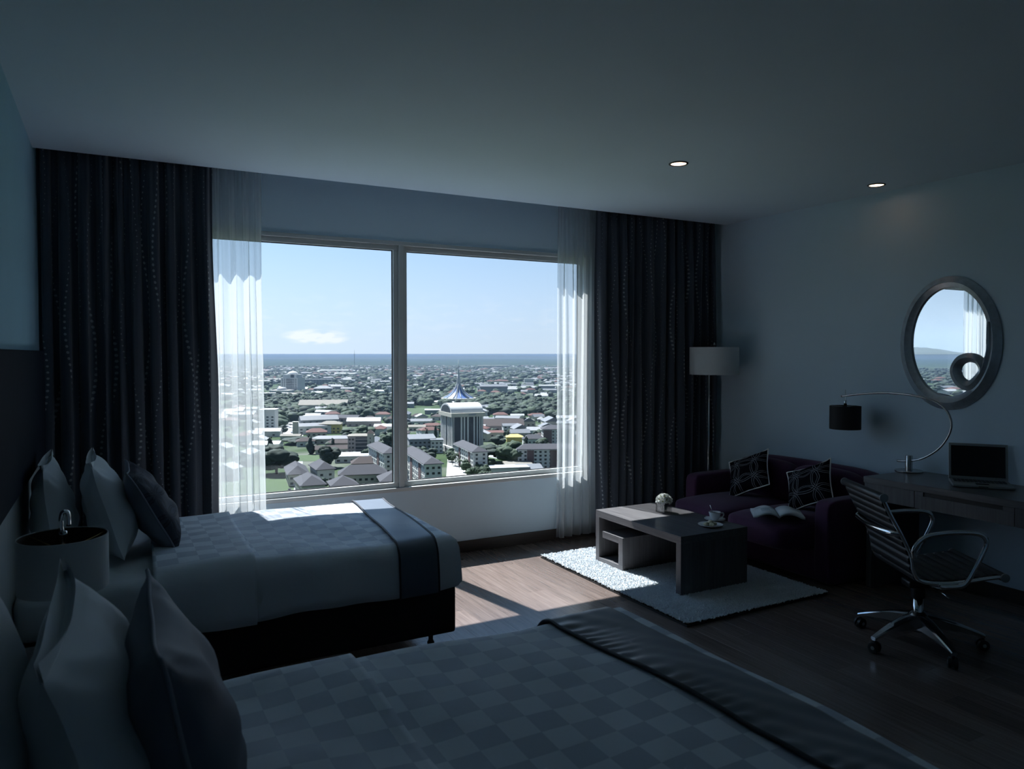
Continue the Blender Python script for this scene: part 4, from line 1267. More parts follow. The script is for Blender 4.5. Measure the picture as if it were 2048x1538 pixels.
ya = CR + R(19)
slab('white five-storey apartment slab with dark hipped roof right of the mullion', (158.3, 371.8), ya, 9.5, 62, 15.5, 13, 3, bays=(('W', -21, -15), ('W', 3, 9)))
slab('white apartment slab with brown stair bays in front of the arched tower', (209.0, 417.5), ya, 9.5, 46, 13.5, 10, 2, bays=(('W', -16, -12), ('W', 8, 12)))
slab('white apartment slab partly hidden by the window mullion', (154.7, 427.6), ya + R(4), 10, 44, 15, 9, 2, bays=(('W', -8, -3),))
sl = slab('wide white apartment slab facing the hotel at the right curtain', (274.1, 400.6), CR + R(3), 46, 11, 13, 3, 14, floors=5, bays=(('S', -17, -12.5), ('S', -2, 3.5), ('S', 12, 22)))
slab('grey and white apartment slab half behind the right sheer curtain', (331.4, 503.1), CR + R(6), 26, 12, 14, 3, 8, bays=(('S', -13, -6),))

# ---- low-rise flats with dark hipped roofs at the lower left
def flats(label, C, yaw, w_, d_, h, rh, faces='S', nx=6, nz=2, wall='ext_cream', rf='roof_dark'):
    return house('low_rise_flats', label, C, yaw, w_, d_, h, 'hip', rh, wall, rf, 1.0, dict(faces=faces, z0=1.0, dz=2.9, nz=nz, nx=nx, ww=1.6, wh=1.3))


flats('wide low-rise flats with dark hipped roof facing the hotel', (124.7, 405.5), CR + R(14), 26, 13, 7.2, 5, 'S', 8)
flats('long dark-roofed flats at the lower left, nearest the lawn', (93.5, 427.8), CR + R(20), 11, 30, 6.5, 4.6, 'SW', dict(S=3, W=8))
flats('dark-roofed flats nearest the hotel above the left sill', (92.6, 388.4), CR + R(24), 12, 24, 6.5, 4.6, 'SW', dict(S=3, W=7))
flats('dark-roofed flats with blank white end wall', (110.3, 431.8), CR + R(26), 10, 22, 7.5, 4.2, 'SW', dict(S=2, W=6), wall='ext_white')
flats('small dark-roofed flats in front of the wide ones', (107.8, 383.2), CR + R(22), 13, 14, 6, 4.4, 'SW', dict(S=3, W=3))
flats('brown-roofed flats behind the wide ones', (144.6, 459.2), CR + R(14), 20, 11, 5, 4.2, 'S', 6, 1, rf='roof_brown')
flats('dark-roofed flats at the foot of the window mullion', (135.0, 382.8), CR + R(16), 14, 18, 6, 4.4, 'SW', dict(S=4, W=4))

# ---- the pinkish five-storey office with a capped stair tower
pk = house('office_block', 'pinkish five-storey office with pyramid-capped stair tower', (165.5, 545.1), CR + R(6), 19, 12, 13, 'hip', 1.6, 'ext_pink', 'roof_beige', .6)
MB().box(-3.6, 5.2, -6.3, -5.8, .3, 12.2).build('glazed_bay', 'ext_glass', pk)
for k in range(4): MB().box(-3.8, 5.4, -6.5, -5.8, 2.6 + 2.7 * k, 3.2 + 2.7 * k).build('spandrel', 'ext_pink', pk)
for j in range(4):
    for xx in (-8, -5.6): obj('window', wm, pk, (xx, -6.0, 1 + 3 * j), None, (1.5, .3, 1.3))
MB().box(5.2, 9.6, -7, -2.5, 0, 15.2).build('stair_tower', 'ext_cream', pk)
for j in range(4): obj('window', wm, pk, (7.4, -7.0, 2 + 3 * j), None, (.8, .3, 1.2))
MB().add([(4.4, -7.8, 15.2), (10.4, -7.8, 15.2), (10.4, -1.7, 15.2), (4.4, -1.7, 15.2), (7.4, -4.75, 18.2)], [(3, 2, 1, 0), (0, 1, 4), (1, 2, 4), (2, 3, 4), (3, 0, 4)]).build('tower_cap', 'roof_brown', pk)

# ---- further low buildings, each where it stands in the view
ROWS = (
    ('grey flat-roofed school block left of the arched tower', (208.8, 528.0), 14, 20, 15, 10.5, 'shed', 2, 'ext_grey', 'roof_grey', 6, 3),
    ('white annex joined to the grey school block', (217.4, 520.1), 8, 9, 12, 9.5, 'flat', .6, 'ext_white', 'roof_grey', 3, 3),
    ('yellow porticoed hall with pale hipped roof', (181.4, 695.9), 5, 20, 14, 8.5, 'hip', 3.0, 'ext_yellow', 'roof_beige', 5, 2),
    ('red-roofed shophouse in front of the yellow hall', (157.7, 648.9), 14, 17, 11, 6.5, 'hip', 3.4, 'ext_cream', 'roof_red', 4, 2),
    ('pale stair tower standing alone at the left', (147.1, 685.7), 0, 4.2, 4.2, 13, 'flat', .5, 'ext_cream', 'ext_cream', 0, 0),
    ('low pale shed in front of the stair tower', (138.1, 663.8), 0, 17, 7, 3.2, 'gable', 1.4, 'ext_cream', 'roof_beige', 0, 0),
    ('tall pale building cut off by the left sheer curtain', (134.1, 747.3), 6, 14, 16, 20, 'flat', 1, 'ext_white', 'ext_white', 3, 5),
    ('long white-roofed shophouse row at the left', (169.9, 697.2), 20, 34, 12, 7.5, 'gable', 2.6, 'ext_white', 'roof_grey', 6, 2),
    ('grey-roofed shophouse row climbing behind the white one', (190.2, 767.6), 24, 38, 16, 7, 'gable', 4, 'ext_grey', 'roof_grey', 6, 2),
    ('dark-roofed hall beside the grey shophouse row', (216.2, 778.1), -12, 34, 13, 7, 'gable', 3, 'ext_pink', 'roof_dark', 5, 2),
    ('bright white gabled warehouse in the left pane', (229.8, 746.1), 6, 34, 16, 5.5, 'gable', 3.4, 'ext_pink', 'roof_white', 5, 1),
    ('low pale-roofed shed beside the white warehouse', (223.7, 774.0), 8, 30, 14, 3.5, 'gable', 2.2, 'ext_white', 'roof_grey', 4, 1),
    ('large beige-roofed hall behind the left trees', (244.7, 973.7), 6, 62, 30, 8, 'gable', 6, 'ext_cream', 'roof_beige', 8, 1),
    ('very long thin white-roofed shelter among the trees', (368.3, 1154.7), 6, 52, 6, 4, 'gable', 1.6, 'ext_white', 'roof_white', 0, 0),
    ('cluster block with white flat roofs below the pink office', (151.4, 500.1), 10, 34, 13, 4, 'flat', .6, 'ext_white', 'roof_white', 7, 1),
    ('blue-windowed workshop beside the white roofs', (157.0, 478.9), 8, 19, 12, 5, 'flat', .6, 'ext_grey', 'roof_grey', 5, 1),
    ('white bungalow wing behind the blue-windowed workshop', (146.5, 513.7), 10, 17, 9, 3.5, 'gable', 2, 'ext_white', 'roof_white', 4, 1),
    ('low grey-roofed terrace left of the pink office', (148.5, 551.2), 12, 30, 10, 3.6, 'gable', 2.6, 'ext_cream', 'roof_brown', 5, 1),
    ('dark-roofed bungalow row left of the pink office', (162.2, 584.0), 4, 26, 10, 3.6, 'hip', 2.8, 'ext_pink', 'roof_brown', 5, 1),
    ('grey-roofed shop terrace behind the parked cars', (162.4, 613.7), 8, 34, 10, 4, 'hip', 2.6, 'ext_cream', 'roof_grey', 6, 1),
    ('white-roofed depot at the right of the left pane', (237.0, 691.4), 4, 26, 12, 4.5, 'gable', 2, 'ext_white', 'roof_white', 4, 1),
    ('open white stand roof beside the playing field', (355.4, 849.9), 4, 30, 9, 5.5, 'shed', 1, 'ext_grey', 'roof_white', 0, 0),
    ('white-walled bungalow with grey roof at the mullion', (288.6, 732.5), 8, 22, 10, 4, 'gable', 2.4, 'ext_white', 'roof_grey', 4, 1),
    ('pink-roofed bungalow left of the arched tower', (279.7, 679.0), 10, 19, 10, 4, 'hip', 2.6, 'ext_cream', 'roof_red', 4, 1),
    ('pale long bungalow in front of the pink-roofed one', (262.3, 677.7), 6, 16, 8, 4, 'gable', 1.8, 'ext_cream', 'roof_beige', 4, 1),
    ('white gabled house by the mullion in the right pane', (275.6, 739.6), 12, 10, 9, 4, 'gable_y', 2.4, 'ext_white', 'roof_grey', 2, 1),
    ('long brown terrace roof right of the arched tower', (334.8, 638.3), 4, 44, 24, 5, 'gable', 6, 'ext_pink', 'roof_brown', 6, 1),
    ('pink shop front right of the arched tower', (303.3, 591.8), 4, 16, 6, 4.5, 'shed', 1.4, 'ext_cream', 'roof_red', 4, 1),
    ('two-storey white house beside the brown terrace', (337.8, 626.3), 10, 13, 9, 6, 'gable', 2, 'ext_white', 'roof_grey', 3, 2),
    ('grey gabled bungalow in the right-hand housing', (341.4, 609.1), 16, 15, 15, 4.5, 'gable_y', 4, 'ext_cream', 'roof_grey', 3, 1),
    ('grey gabled house rising behind the gabled bungalow', (380.2, 664.5), 18, 15, 15, 5, 'gable_y', 4, 'ext_cream', 'roof_grey', 3, 1),
    ('small white pyramid-roofed pavilion at the right', (414.3, 696.6), 0, 7, 7, 3.2, 'hip', 3, 'ext_cream', 'roof_white', 2, 1),
    ('white gabled bungalow at the far right of the right pane', (374.7, 616.7), 8, 15, 13, 4.2, 'gable_y', 3.2, 'ext_white', 'roof_grey', 4, 1),
    ('terrace of grey gables behind the right-hand bungalow', (394.8, 638.9), 10, 17, 22, 6.5, 'gable_y', 4.2, 'ext_cream', 'roof_grey', 3, 1),
    ('white house with pale gable near the yellow roof', (344.4, 588.0), 8, 15, 11, 4.8, 'gable', 2.8, 'ext_white', 'roof_white', 3, 1),
    ('yellow-roofed open pavilion among the trees', (303.2, 553.2), 4, 14, 9, 3.8, 'hip', 2.6, 'ext_yellow', 'ext_yellow', 0, 0),
    ('grey metal roof behind the yellow pavilion', (322.0, 577.2), 8, 17, 11, 4.5, 'gable', 3, 'ext_grey', 'roof_grey', 0, 0),
    ('dark-roofed white villa behind the wide apartment slab', (297.3, 510.7), 4, 17, 11, 7, 'hip', 3.6, 'ext_white', 'roof_dark', 5, 2),
    ('low white-roofed market shed above the right sill', (215.2, 398.9), 12, 24, 12, 5, 'flat', .6, 'ext_white', 'roof_white', 7, 1),
    ('pale beige-roofed shed beside the market shed', (228.4, 411.4), 12, 17, 8, 5, 'shed', 1, 'ext_cream', 'roof_beige', 4, 1),
    ('blue-grey roofed shed below the wide slab', (227.4, 394.4), 8, 15, 12, 4.4, 'shed', 1.4, 'ext_grey', 'roof_grey', 4, 1),
    ('pink-roofed bungalow among the right-hand trees', (433.0, 735.9), 8, 19, 10, 4, 'hip', 2.6, 'ext_cream', 'roof_red', 3, 1),
    ('white clubhouse roof at the edge of the green', (412.7, 746.9), 4, 15, 8, 4, 'gable', 1.8, 'ext_white', 'roof_white', 0, 0),
    ('grey ribbed-roof market hall beyond the tree belt', (645.8, 1262.1), 6, 52, 26, 10, 'vault', 6, 'ext_grey', 'roof_grey', 0, 0),
    ('white many-bayed block beyond the tree belt', (645.4, 1304.4), 6, 26, 14, 9, 'flat', .8, 'ext_white', 'roof_white', 6, 2),
    ('long white sheds in a row beyond the tree belt', (740.9, 1319.9), 4, 58, 16, 6, 'gable', 2.6, 'ext_cream', 'roof_white', 0, 0),
    ('white block with square glazed front far right', (884.5, 1543.7), 2, 22, 16, 14, 'flat', 1, 'ext_white', 'roof_white', 5, 3),
    ('white long block far right near the horizon town', (823.9, 1347.8), 2, 46, 14, 7, 'gable', 2, 'ext_grey', 'roof_white', 0, 0),
    ('red-roofed terrace far right beyond the spire', (853.5, 1627.1), 4, 36, 12, 7, 'hip', 3.4, 'ext_cream', 'roof_red', 0, 0),
    ('white warehouse with very bright roof near the horizon', (830.4, 2911.2), 2, 40, 30, 9, 'flat', 1, 'ext_grey', 'roof_white', 0, 0),
    ('cream long factory near the horizon left', (764.5, 2860.3), 0, 110, 30, 10, 'gable', 3, 'ext_cream', 'roof_white', 0, 0),
    ('white long depot beneath the horizon factories', (694.7, 2459.8), 0, 74, 20, 8, 'gable', 3, 'ext_white', 'roof_white', 0, 0),
    ('cream flat-roofed school with white roof mid left', (509.6, 1813.8), 4, 32, 14, 10, 'flat', 1, 'ext_cream', 'roof_white', 5, 2),
    ('white tiered block beside the mullion', (480.9, 1372.4), 10, 20, 14, 11, 'flat', .8, 'ext_white', 'roof_white', 5, 3),
    ('white block right of the mullion in the right pane', (525.1, 1414.0), 4, 20, 14, 10, 'flat', .8, 'ext_white', 'roof_white', 3, 2),
    ('long white warehouse on the right horizon', (1684.2, 2845.2), 0, 90, 30, 8, 'gable', 2, 'ext_grey', 'roof_white', 0, 0),
    ('second long white warehouse on the right horizon', (1844.2, 2994.5), 0, 100, 30, 8, 'gable', 2, 'ext_grey', 'roof_white', 0, 0),
    ('pale green factory on the right horizon', (1700.8, 3340.2), 0, 150, 40, 14, 'flat', 1, 'ext_cream', 'ext_cream', 0, 0),
    ('white-roofed market left of the dome tower', (378.4, 2032.2), 3, 48, 12, 7, 'gable', 2, 'ext_grey', 'roof_white', 0, 0),
)
for lab, C, yw, w_, d_, h, kd, rh, wl, rf, nx, nz in ROWS:
    house('low_building', lab, C, CR + R(yw), w_, d_, h, kd, rh, wl, rf, .6, dict(faces='S', z0=.9, dz=3.0, nz=nz, nx=nx, ww=min(2.2, w_ / nx * .5), wh=1.3) if nx else None)

# ---- lawns, playing field, roads (thin slabs laid on the ground)
OPEN = []


def patch(name, label, cat, mt, pts, z=.12):
    o = MB().prism([p for p in pts], GZ, GZ + z).build(name, mt)
    ctr = sum((Vector(p) for p in pts), Vector((0, 0))) / len(pts)
    for p in pts: OPEN.append((ctr.lerp(Vector(p), .45), (ctr - Vector(p)).length * .42))
    return tag(o, label, cat, kind='structure')


patch('playing_field', 'green playing field by the stand roof', 'field', 'lawn', [(303.4, 829.1), (343.7, 831.1), (394.3, 964.4), (356.5, 974.1)], .10)
patch('playing_field', 'small green beyond the brown terrace', 'field', 'lawn', [(386.8, 761.0), (418.6, 758.8), (440.5, 803.7), (419.8, 814.9)], .10)
patch('lawn', 'green lawn strip left of the conifer', 'lawn', 'lawn', [(112.2, 526.8), (131.9, 518.9), (139.2, 553.1), (120.2, 557.2)], .11)
patch('lawn', 'bright green lawn at the lower left of the view', 'lawn', 'lawn', [(60.0, 382.9), (81.8, 388.2), (96.2, 449.2), (81.0, 478.1)], .13)
patch('lawn', 'green yard between the low-rise flats', 'lawn', 'lawn', [(92.4, 382.4), (104.4, 385.0), (116.9, 448.1), (107.7, 442.9)], .12)
patch('lawn', 'green verge beside the wide low-rise flats', 'lawn', 'lawn', [(136.8, 417.4), (148.2, 420.9), (166.7, 491.8), (157.0, 484.0)], .09)
patch('lawn', 'green strip beside the palms', 'lawn', 'lawn', [(188.5, 379.9), (197.4, 384.5), (227.0, 445.9), (218.8, 437.9)], .14)
patch('lawn', 'green strip in the middle of the left pane', 'lawn', 'lawn', [(192.1, 695.1), (207.1, 677.0), (223.6, 737.7), (208.7, 740.0)], .1)
patch('car_park', 'pale grey car park at the right of the left pane', 'car park', 'paving', [(218.5, 680.8), (237.3, 670.6), (267.8, 756.5), (252.5, 777.8)], .08)
patch('road', 'pale road running past the lower left lawn', 'road', 'road', [(76.1, 391.3), (89.8, 407.3), (119.4, 531.2), (118.1, 537.6)], .07)
patch('road', 'pale lane beside the slab right of the mullion', 'road', 'paving', [(159.2, 369.7), (193.4, 396.4), (229.0, 517.1), (222.6, 511.0)], .06)
patch('road', 'pale street behind the left shophouses', 'road', 'paving', [(127.9, 700.8), (154.5, 686.4), (187.8, 819.6), (160.5, 855.0)], .05)
patch('road', 'grey street in front of the arched tower', 'road', 'road', [(240.6, 488.8), (247.5, 447.9), (257.3, 462.0), (250.8, 505.3)], .04)

# ---- trees
M['tree_a'] = mat('broadleaf_foliage', (.018, .038, .020), .8, 0, .3, var=.55, vscale=.35, bump=1., bscale=.8)
M['tree_b'] = mat('bright_foliage', (.027, .050, .025), .8, 0, .3, var=.5, vscale=.35, bump=1., bscale=.8)
M['tree_c'] = mat('dark_foliage', (.010, .024, .016), .8, 0, .3, var=.5, vscale=.35, bump=1., bscale=.8)
M['bark'] = mat('bark', (.06, .045, .035), .9)


def ico(sub):
    bm = bmesh.new(); bmesh.ops.create_icosphere(bm, subdivisions=sub, radius=1)
    v = np.array([q.co[:] for q in bm.verts]); bm.verts.index_update(); f = [[q.index for q in t.verts] for t in bm.faces]; bm.free()
    return v, f


I1, I2, I3 = ico(1), ico(2), ico(3)


def crown(kind, seed, mt):
    """unit tree: height 1, spread about 1"""
    rnd = np.random.RandomState(seed); mb = MB()
    blobs = []
    if kind == 'round':
        for k in range(16):
            a, e = rnd.uniform(0, 6.28), rnd.uniform(-1.1, 1.2)
            blobs.append((.27 * math.cos(a) * math.cos(e), .27 * math.sin(a) * math.cos(e), .52 + .26 * math.sin(e), rnd.uniform(.16, .25)))
    elif kind == 'wide':
        for k in range(22):
            a, q = rnd.uniform(0, 6.28), math.sqrt(rnd.rand()) * .42
            blobs.append((q * math.cos(a), q * math.sin(a), .50 + .22 * (1 - q * 2) + rnd.uniform(-.22, .08), rnd.uniform(.13, .20)))
    elif kind == 'tall':
        for k in range(10):
            t = k / 9; blobs.append((rnd.uniform(-.1, .1), rnd.uniform(-.1, .1), .26 + .62 * t, .24 * (1 - t * .75)))
    for x, y, z, r_ in blobs:
        v, f = I3 if r_ > .2 else I2
        n_ = 1 + .16 * np.sin(v @ rnd.uniform(-9, 9, 3) + rnd.uniform(0, 6)) + .13 * rnd.uniform(-1, 1, len(v))
        mb.add([tuple(p) for p in v * n_[:, None] * r_ * np.array([1, 1, .8 if kind != 'tall' else 1.1]) + np.array([x, y, z])], f)
    mb.cur = 1
    mb.tube([(0, 0, -.02), (.01, 0, .3), (0, .01, .6)], [.035, .028, .018], 6)
    return mb.mesh('tree_' + kind, [mt, 'bark'], True)


def palm(seed):
    rnd = random.Random(seed); mb = MB()
    mb.cur = 1; mb.tube([(0, 0, 0), (.02, .01, .4), (.03, .02, .78)], [.022, .018, .015], 6); mb.cur = 0
    for k in range(12):
        a = 2 * PI * k / 12 + rnd.uniform(-.2, .2); dr_ = rnd.uniform(-.1, .25)
        P = []
        for i in range(5):
            t = i / 4; q = .42 * t; z = .78 + .16 * math.sin(t * 2.2) - (.22 + dr_) * t * t; wv_ = .06 * math.sin(PI * (t * .8 + .12))
            P.append([(.03 + q * math.cos(a) - wv_ * math.sin(a), .02 + q * math.sin(a) + wv_ * math.cos(a), z - .03), (.03 + q * math.cos(a), .02 + q * math.sin(a), z), (.03 + q * math.cos(a) + wv_ * math.sin(a), .02 + q * math.sin(a) - wv_ * math.cos(a), z - .03)])
        mb.grid(P)
    return mb.mesh('palm', ['tree_b', 'bark'], False)


TM = {'ra': crown('round', 1, 'tree_a'), 'rb': crown('round', 2, 'tree_b'), 'rc': crown('round', 3, 'tree_c'), 'wa': crown('wide', 4, 'tree_a'), 'wb': crown('wide', 5, 'tree_b'), 'wc': crown('wide', 6, 'tree_c'),
      'tc': crown('tall', 7, 'tree_c'), 'ta': crown('tall', 8, 'tree_a'), 'pm': palm(9)}


def tree(C, k, h, sp, label, group=None, nm=None):
    o = obj(nm or ('palm_tree' if k == 'pm' else 'tree'), TM[k], None, (C[0], C[1], GZ), (0, 0, random.uniform(0, 6.28)), (sp, sp, h))
    return tag(o, label, 'tree', group)


for C, k, h, sp, lab in (
        ((90.8, 477.2), 'rc', 20, 27, 'huge dark spreading tree at the left of the lower view'), ((106.4, 583.6), 'tc', 13, 9, 'dark tree at the left sheer above the spreading one'),
        ((131.3, 560.5), 'tc', 15, 10, 'dark cone-shaped tree left of the lawn strip'), ((126.4, 488.0), 'rc', 16, 17, 'dark bushy tree beside the white end wall'),
        ((151.0, 569.3), 'tc', 11, 6, 'slim dark tree in front of the pink office'), ((198.8, 639.6), 'rb', 13, 20, 'rounded green tree behind the pink office'),
        ((194.4, 664.7), 'wa', 9, 20, 'low green tree left of the rounded one'), ((186.3, 540.2), 'ra', 15, 17, 'tree beside the mullion near the pink office'),
        ((232.8, 430.3), 'rb', 19, 23, 'large rounded green tree in front of the wide slab'), ((229.2, 457.9), 'wc', 15, 26, 'dark tree at the foot of the arched tower'),
        ((276.3, 532.9), 'rc', 10, 14, 'dark tree between the tower and the yellow pavilion'), ((278.3, 490.3), 'tc', 14, 8, 'dark slim tree beside the dark-roofed villa'),
        ((236.7, 589.3), 'tc', 13, 7, 'tall dark palm-like tree above the school roof'), ((252.1, 606.3), 'tc', 13, 6, 'slim dark tree against the arched tower'),
        ((195.5, 513.3), 'rc', 8, 14, 'dark tree in front of the grey school'), ((198.7, 488.2), 'rc', 9, 13, 'dark rounded tree right of the school trees'),
        ((181.2, 790.8), 'wb', 9, 16, 'pale green tree behind the left shophouses'), ((289.4, 484.3), 'ra', 12, 14, 'green tree right of the dark-roofed villa'),
        ((378.2, 671.6), 'rc', 12, 12, 'dark tree among the right-hand housing'), ((141.4, 712.7), 'rc', 9, 11, 'dark tree by the pale street at the left'),
        ((138.5, 626.7), 'wc', 7, 30, 'hedge of dark low trees behind the lawn strip'), ((105.1, 416.1), 'ra', 6, 7, 'small tree in the yard of the low-rise flats'),
        ((191.7, 571.6), 'ra', 8, 9, 'small tree right of the pink office')):
    tree(C, k, h, sp, lab)
prn = random.Random(5)
for k in range(30):                                               # palms and street trees between the two slabs
    t = prn.random(); q = prn.random()
    A0, A1, B0, B1 = Vector((204.2, 471.5)), Vector((181.9, 357.3)), Vector((221.1, 499.4)), Vector((201.3, 402.2))
    C = A0.lerp(A1, t).lerp(B0.lerp(B1, t), q)
    tree(C, 'pm' if k % 3 else 'rb', prn.uniform(7, 10), prn.uniform(7, 9), 'palm or street tree planted between the apartment slabs', 'street trees between the apartment slabs', 'street_tree')


def inpoly(x, y, P):
    c = False
    for i in range(len(P)):
        (x1, y1), (x2, y2) = P[i - 1], P[i]
        if (y1 > y) != (y2 > y) and x < (x2 - x1) * (y - y1) / (y2 - y1) + x1: c = not c
    return c


def scatter(poly, n, rnd):
    xs_ = [p[0] for p in poly]; ys_ = [p[1] for p in poly]; out_ = []
    while len(out_) < n:
        x, y = rnd.uniform(min(xs_), max(xs_)), rnd.uniform(min(ys_), max(ys_))
        if inpoly(x, y, poly): out_.append((x, y))
    return out_


belts = (([(129.8, 749.7), (186.1, 841.1), (227.7, 894.1), (313.6, 1199.0), (220.6, 1295.2)], 62), ([(230.4, 892.7), (235.4, 814.3), (291.5, 859.4), (356.8, 1018.6), (412.0, 1175.8), (313.6, 1199.0)], 52),
         ([(370.1, 1011.3), (417.0, 985.9), (435.6, 870.1), (546.2, 1072.7), (457.6, 1250.1)], 52), ([(413.9, 826.8), (445.9, 775.7), (437.5, 684.1), (588.1, 893.0), (564.4, 1108.6)], 76))
rnd = random.Random(11)
blocked = BLK + [(Vector((458.0, 1011.8)), 44), (tw.location.xy.copy(), 22), (dm.location.xy.copy(), 24)]
for poly, cnt in belts:
    for x, y in scatter(poly, cnt, rnd):
        if any((Vector((x, y)) - c_).length < q for c_, q in blocked): continue
        tree((x, y), rnd.choice(('ra', 'rb', 'rc', 'wa', 'wb', 'wc', 'ra')), rnd.uniform(9, 15), rnd.uniform(13, 20), 'leafy tree in the broad tree belts across the middle of the view', 'trees of the middle tree belts')

# woodland and gardens beyond, too many to count
def woods(name, label, pts, mats):
    VV, FF, MI = [], [], []
    o_ = 0
    rn = np.random.RandomState(17)
    for (x, y, h, sp, fine, mi) in pts:
        v, f = I2 if fine else I1
        n_ = 1 + .22 * rn.uniform(-1, 1, len(v))
        p = v * n_[:, None] * np.array([sp / 2, sp / 2, h / 2]) + np.array([x, y, GZ + h * .48])
        VV.append(p); FF.append(np.array(f) + o_); MI += [mi] * len(f); o_ += len(v)
    me = bpy.data.meshes.new(name); V_ = np.concatenate(VV); F_ = np.concatenate(FF)
    me.from_pydata(V_.tolist(), [], F_.tolist())
    for q in mats: me.materials.append(M[q])
    me.polygons.foreach_set('material_index', MI); me.polygons.foreach_set('use_smooth', [True] * len(me.polygons)); me.update()
    return tag(obj(name, me), label, 'woodland', kind='stuff')


def sector(az0, az1, r0, r1, n, rnd):
    for _ in range(n):
        r_ = math.sqrt(rnd.uniform(r0 * r0, r1 * r1)); a = R(rnd.uniform(az0, az1))
        yield r_ * math.sin(a), r_ * math.cos(a), r_


rnd = random.Random(23)
pts = []
for poly, cnt in belts:
    for x, y in scatter(poly, cnt * 4, rnd):
        if any((Vector((x, y)) - c_).length < q for c_, q in blocked): continue
        pts.append((x, y, rnd.uniform(6, 12), rnd.uniform(9, 16), True, rnd.randrange(3)))


def clump(x, y): return math.sin(x * .011 + 1.3) * math.sin(y * .009 + .4) + .5 * math.sin(x * .031 + y * .023)


for x, y, r_ in sector(-2, 42, 1150, 4200, 8000, rnd):
    if clump(x, y) < -.35 and rnd.random() < .7: continue
    if any((Vector((x, y)) - c_).length < q for c_, q in blocked): continue
    pts.append((x, y, rnd.uniform(6, 12) * (1 if r_ < 2200 else 1.1), rnd.uniform(9, 17) * (1 if r_ < 2000 else 1.7), r_ < 1500, rnd.randrange(3)))
for x, y, r_ in sector(-2, 42, 400, 1150, 2600, rnd):
    if any((Vector((x, y)) - c_).length < q + 2 for c_, q in blocked + OPEN): continue
    if clump(x * 2.2, y * 2.2) < .1: continue
    pts.append((x, y, rnd.uniform(3, 7), rnd.uniform(4, 8), True, rnd.randrange(3)))
for x, y, r_ in sector(-72, -42, 500, 4000, 2600, rnd):
    pts.append((x, y, rnd.uniform(6, 13), rnd.uniform(12, 26), False, rnd.randrange(3)))
woods('woodland', 'woodland and garden trees spread across the distant town', pts, ('tree_a', 'tree_b', 'tree_c'))

# small houses of the distant town: the nearer ones one by one, the rest as one mass
def house_mesh(w_, d_, h, kd, rh, wl, rf):
    mb = roofmesh(kd, w_, d_, h, rh, .6); k = len(mb.f); mb.mi = [1] * k; mb.cur = 0
    mb.box(-w_ / 2, w_ / 2, -d_ / 2, d_ / 2, 0, h)
    for q in (-.25, .25): mb.cur = 2; mb.box(q * w_ - 1, q * w_ + 1, -d_ / 2 - .15, -d_ / 2 + .1, 1, 2.3)
    return mb, (wl, rf, 'ext_window')


hk = [(14, 10, 4, 'hip', 3, 'ext_white', 'roof_brown'), (12, 9, 4.5, 'gable', 2.8, 'ext_cream', 'roof_grey'), (16, 10, 6, 'hip', 3, 'ext_white', 'roof_red'), (22, 12, 5, 'gable', 2.5, 'ext_white', 'roof_white'), (13, 10, 6.5, 'gable_y', 3, 'ext_cream', 'roof_white'), (26, 10, 6, 'gable', 2.2, 'ext_grey', 'roof_grey')]
hm = []
for q in hk:
    mb, ms = house_mesh(*q); hm.append((mb, ms, mb.mesh('small_house', ms)))
rnd = random.Random(31)
cnt = 0
mass = MB(); mass_m = ['ext_white', 'ext_cream', 'ext_grey', 'roof_brown', 'roof_grey', 'roof_red', 'roof_white', 'ext_window']
hs = sorted(list(sector(2, 40, 1230, 4300, 2300, rnd)) + list(sector(3, 39, 440, 1060, 420, rnd)), key=lambda q: q[2])
taken = []
for x, y, r_ in hs:
    if clump(x, y) > (.6 if r_ > 1100 else .75): continue
    if any((Vector((x, y)) - c_).length < q + 7 for c_, q in blocked + taken + (OPEN if r_ < 1100 else [])): continue
    if r_ < 1100 and any(inpoly(x, y, bp_) for bp_, _ in belts): continue
    if r_ < 2000: taken.append((Vector((x, y)), 9))
    k = rnd.randrange(6); yw = CR + R(rnd.choice((0, 0, 8, 90, -12, 20)))
    if cnt < 280:
        o = obj('small_house', hm[k][2], None, (x, y, GZ), (0, 0, yw))
        tag(o, 'small house of the town spread out below the window', 'house', 'small houses of the town'); cnt += 1
    else:
        mb, ms = hm[k][0], hm[k][1]; s_ = 1 + (r_ > 2500) * .5
        c, sn = math.cos(yw), math.sin(yw); o_ = len(mass.v)
        mass.v += [(x + (a * c - b_ * sn) * s_, y + (a * sn + b_ * c) * s_, GZ + z) for a, b_, z in mb.v]; mass.uv += mb.uv
        mass.f += [tuple(i + o_ for i in f) for f in mb.f]; mass.mi += [mass_m.index(ms[i]) for i in mb.mi]
for x, y, r_ in sector(-70, -45, 900, 3500, 120, rnd):
    k = rnd.randrange(6); mb, ms = hm[k][0], hm[k][1]; o_ = len(mass.v)
    mass.v += [(x + a * 1.6, y + b_ * 1.6, GZ + z * 1.3) for a, b_, z in mb.v]; mass.uv += mb.uv
    mass.f += [tuple(i + o_ for i in f) for f in mb.f]; mass.mi += [mass_m.index(ms[i]) for i in mb.mi]
tag(mass.build('far_housing', mass_m), 'countless small houses reaching to the horizon', 'houses', kind='stuff')
tag(MB().lathe([(2, 0), (1.2, 60), (.3, 95)], 8).build('radio_mast', 'ext_steel', None, True, (1086.6, 3673.7) + (GZ,)), 'thin radio mast on the horizon in the left pane', 'mast')

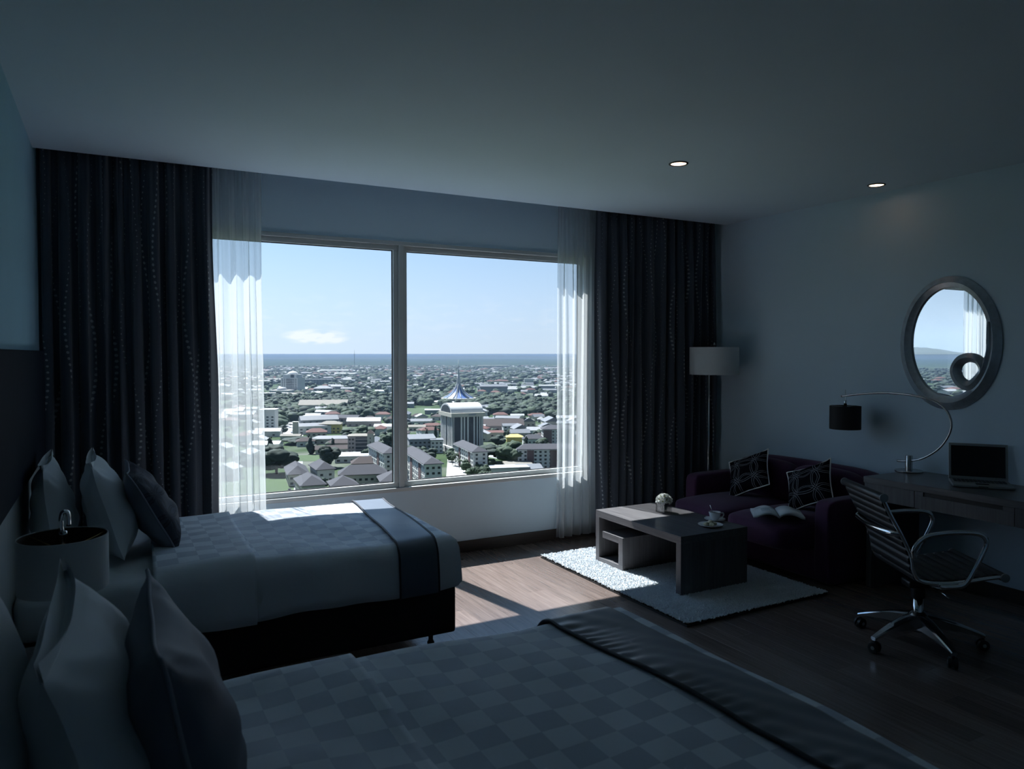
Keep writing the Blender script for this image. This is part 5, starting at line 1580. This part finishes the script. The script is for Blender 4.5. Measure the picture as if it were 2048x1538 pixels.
# parked cars, too small to show parts
cm = []
for q, cc in enumerate(((.7, .7, .7), (.05, .05, .06), (.35, .03, .03), (.3, .33, .38))):
    M['car%d' % q] = mat('car_paint_%d' % q, cc, .3, .2)
    mb = MB().box(-2.1, 2.1, -.85, .85, .25, .85); mb.add([(-1.3, -.75, .85), (1.1, -.75, .85), (1.1, .75, .85), (-1.3, .75, .85), (-.8, -.65, 1.4), (.6, -.65, 1.4), (.6, .65, 1.4), (-.8, .65, 1.4)], [(0, 1, 5, 4), (1, 2, 6, 5), (2, 3, 7, 6), (3, 0, 4, 7), (4, 5, 6, 7)])
    cm.append(mb.mesh('parked_car', 'car%d' % q))
rnd = random.Random(3)
for poly, n in (([(224.2, 687.9), (239.5, 679.6), (263.1, 746.4), (251.7, 765.2)], 16), ([(233.8, 455.4), (244.1, 441.8), (270.9, 494.3), (260.9, 499.8)], 14), ([(133.2, 717.2), (157.5, 703.9), (179.3, 791.8), (156.9, 816.7)], 16), ([(159.8, 596.2), (166.9, 592.3), (175.5, 622.5), (168.7, 626.2)], 5), ([(77.8, 393.4), (89.1, 407.7), (110.6, 496.6), (111.1, 508.9)], 12)):
    for x, y in scatter(poly, n, rnd):
        o = obj('parked_car', cm[rnd.randrange(4)], None, (x, y, GZ + .15), (0, 0, CR + R(rnd.choice((20, 110, 25)))))
        tag(o, 'tiny car parked in the streets below the window', 'car', 'cars parked in the streets below')

# haze: a thin bluish layer of air lying over the town, its top below the window
HD = .00014
m = bpy.data.materials.new('town_haze'); m.use_nodes = True
nt = m.node_tree; nt.nodes.remove(nt.nodes['Principled BSDF'])
hc = (.20, .28, .39, 1)
vs = node(nt, 'VolumeScatter', Color=hc, Density=HD, Anisotropy=.2)
va = node(nt, 'VolumeAbsorption', Color=hc, Density=HD)
ad = node(nt, 'AddShader'); nt.links.new(vs.outputs[0], ad.inputs[0]); nt.links.new(va.outputs[0], ad.inputs[1])
nt.links.new(ad.outputs[0], nt.nodes['Material Output'].inputs['Volume'])
M['haze'] = m
hz = MB().box(-24000, 24000, 330, 24000, GZ - 4, -6).build('haze_layer', 'haze')
tag(hz, 'bluish haze lying over the distant town', 'haze', kind='stuff')
m = m.copy(); m.name = 'hill_haze'; M['haze_high'] = m
for q in m.node_tree.nodes:
    if 'Density' in q.inputs: q.inputs['Density'].default_value = .00007; q.inputs['Color'].default_value = (.55, .68, .80, 1)
hz = MB().box(-24000, -3600, 4000, 24000, -5.5, 600).build('haze_layer', 'haze_high')
tag(hz, 'bluish haze in front of the far hills seen in the mirror', 'haze', kind='stuff')
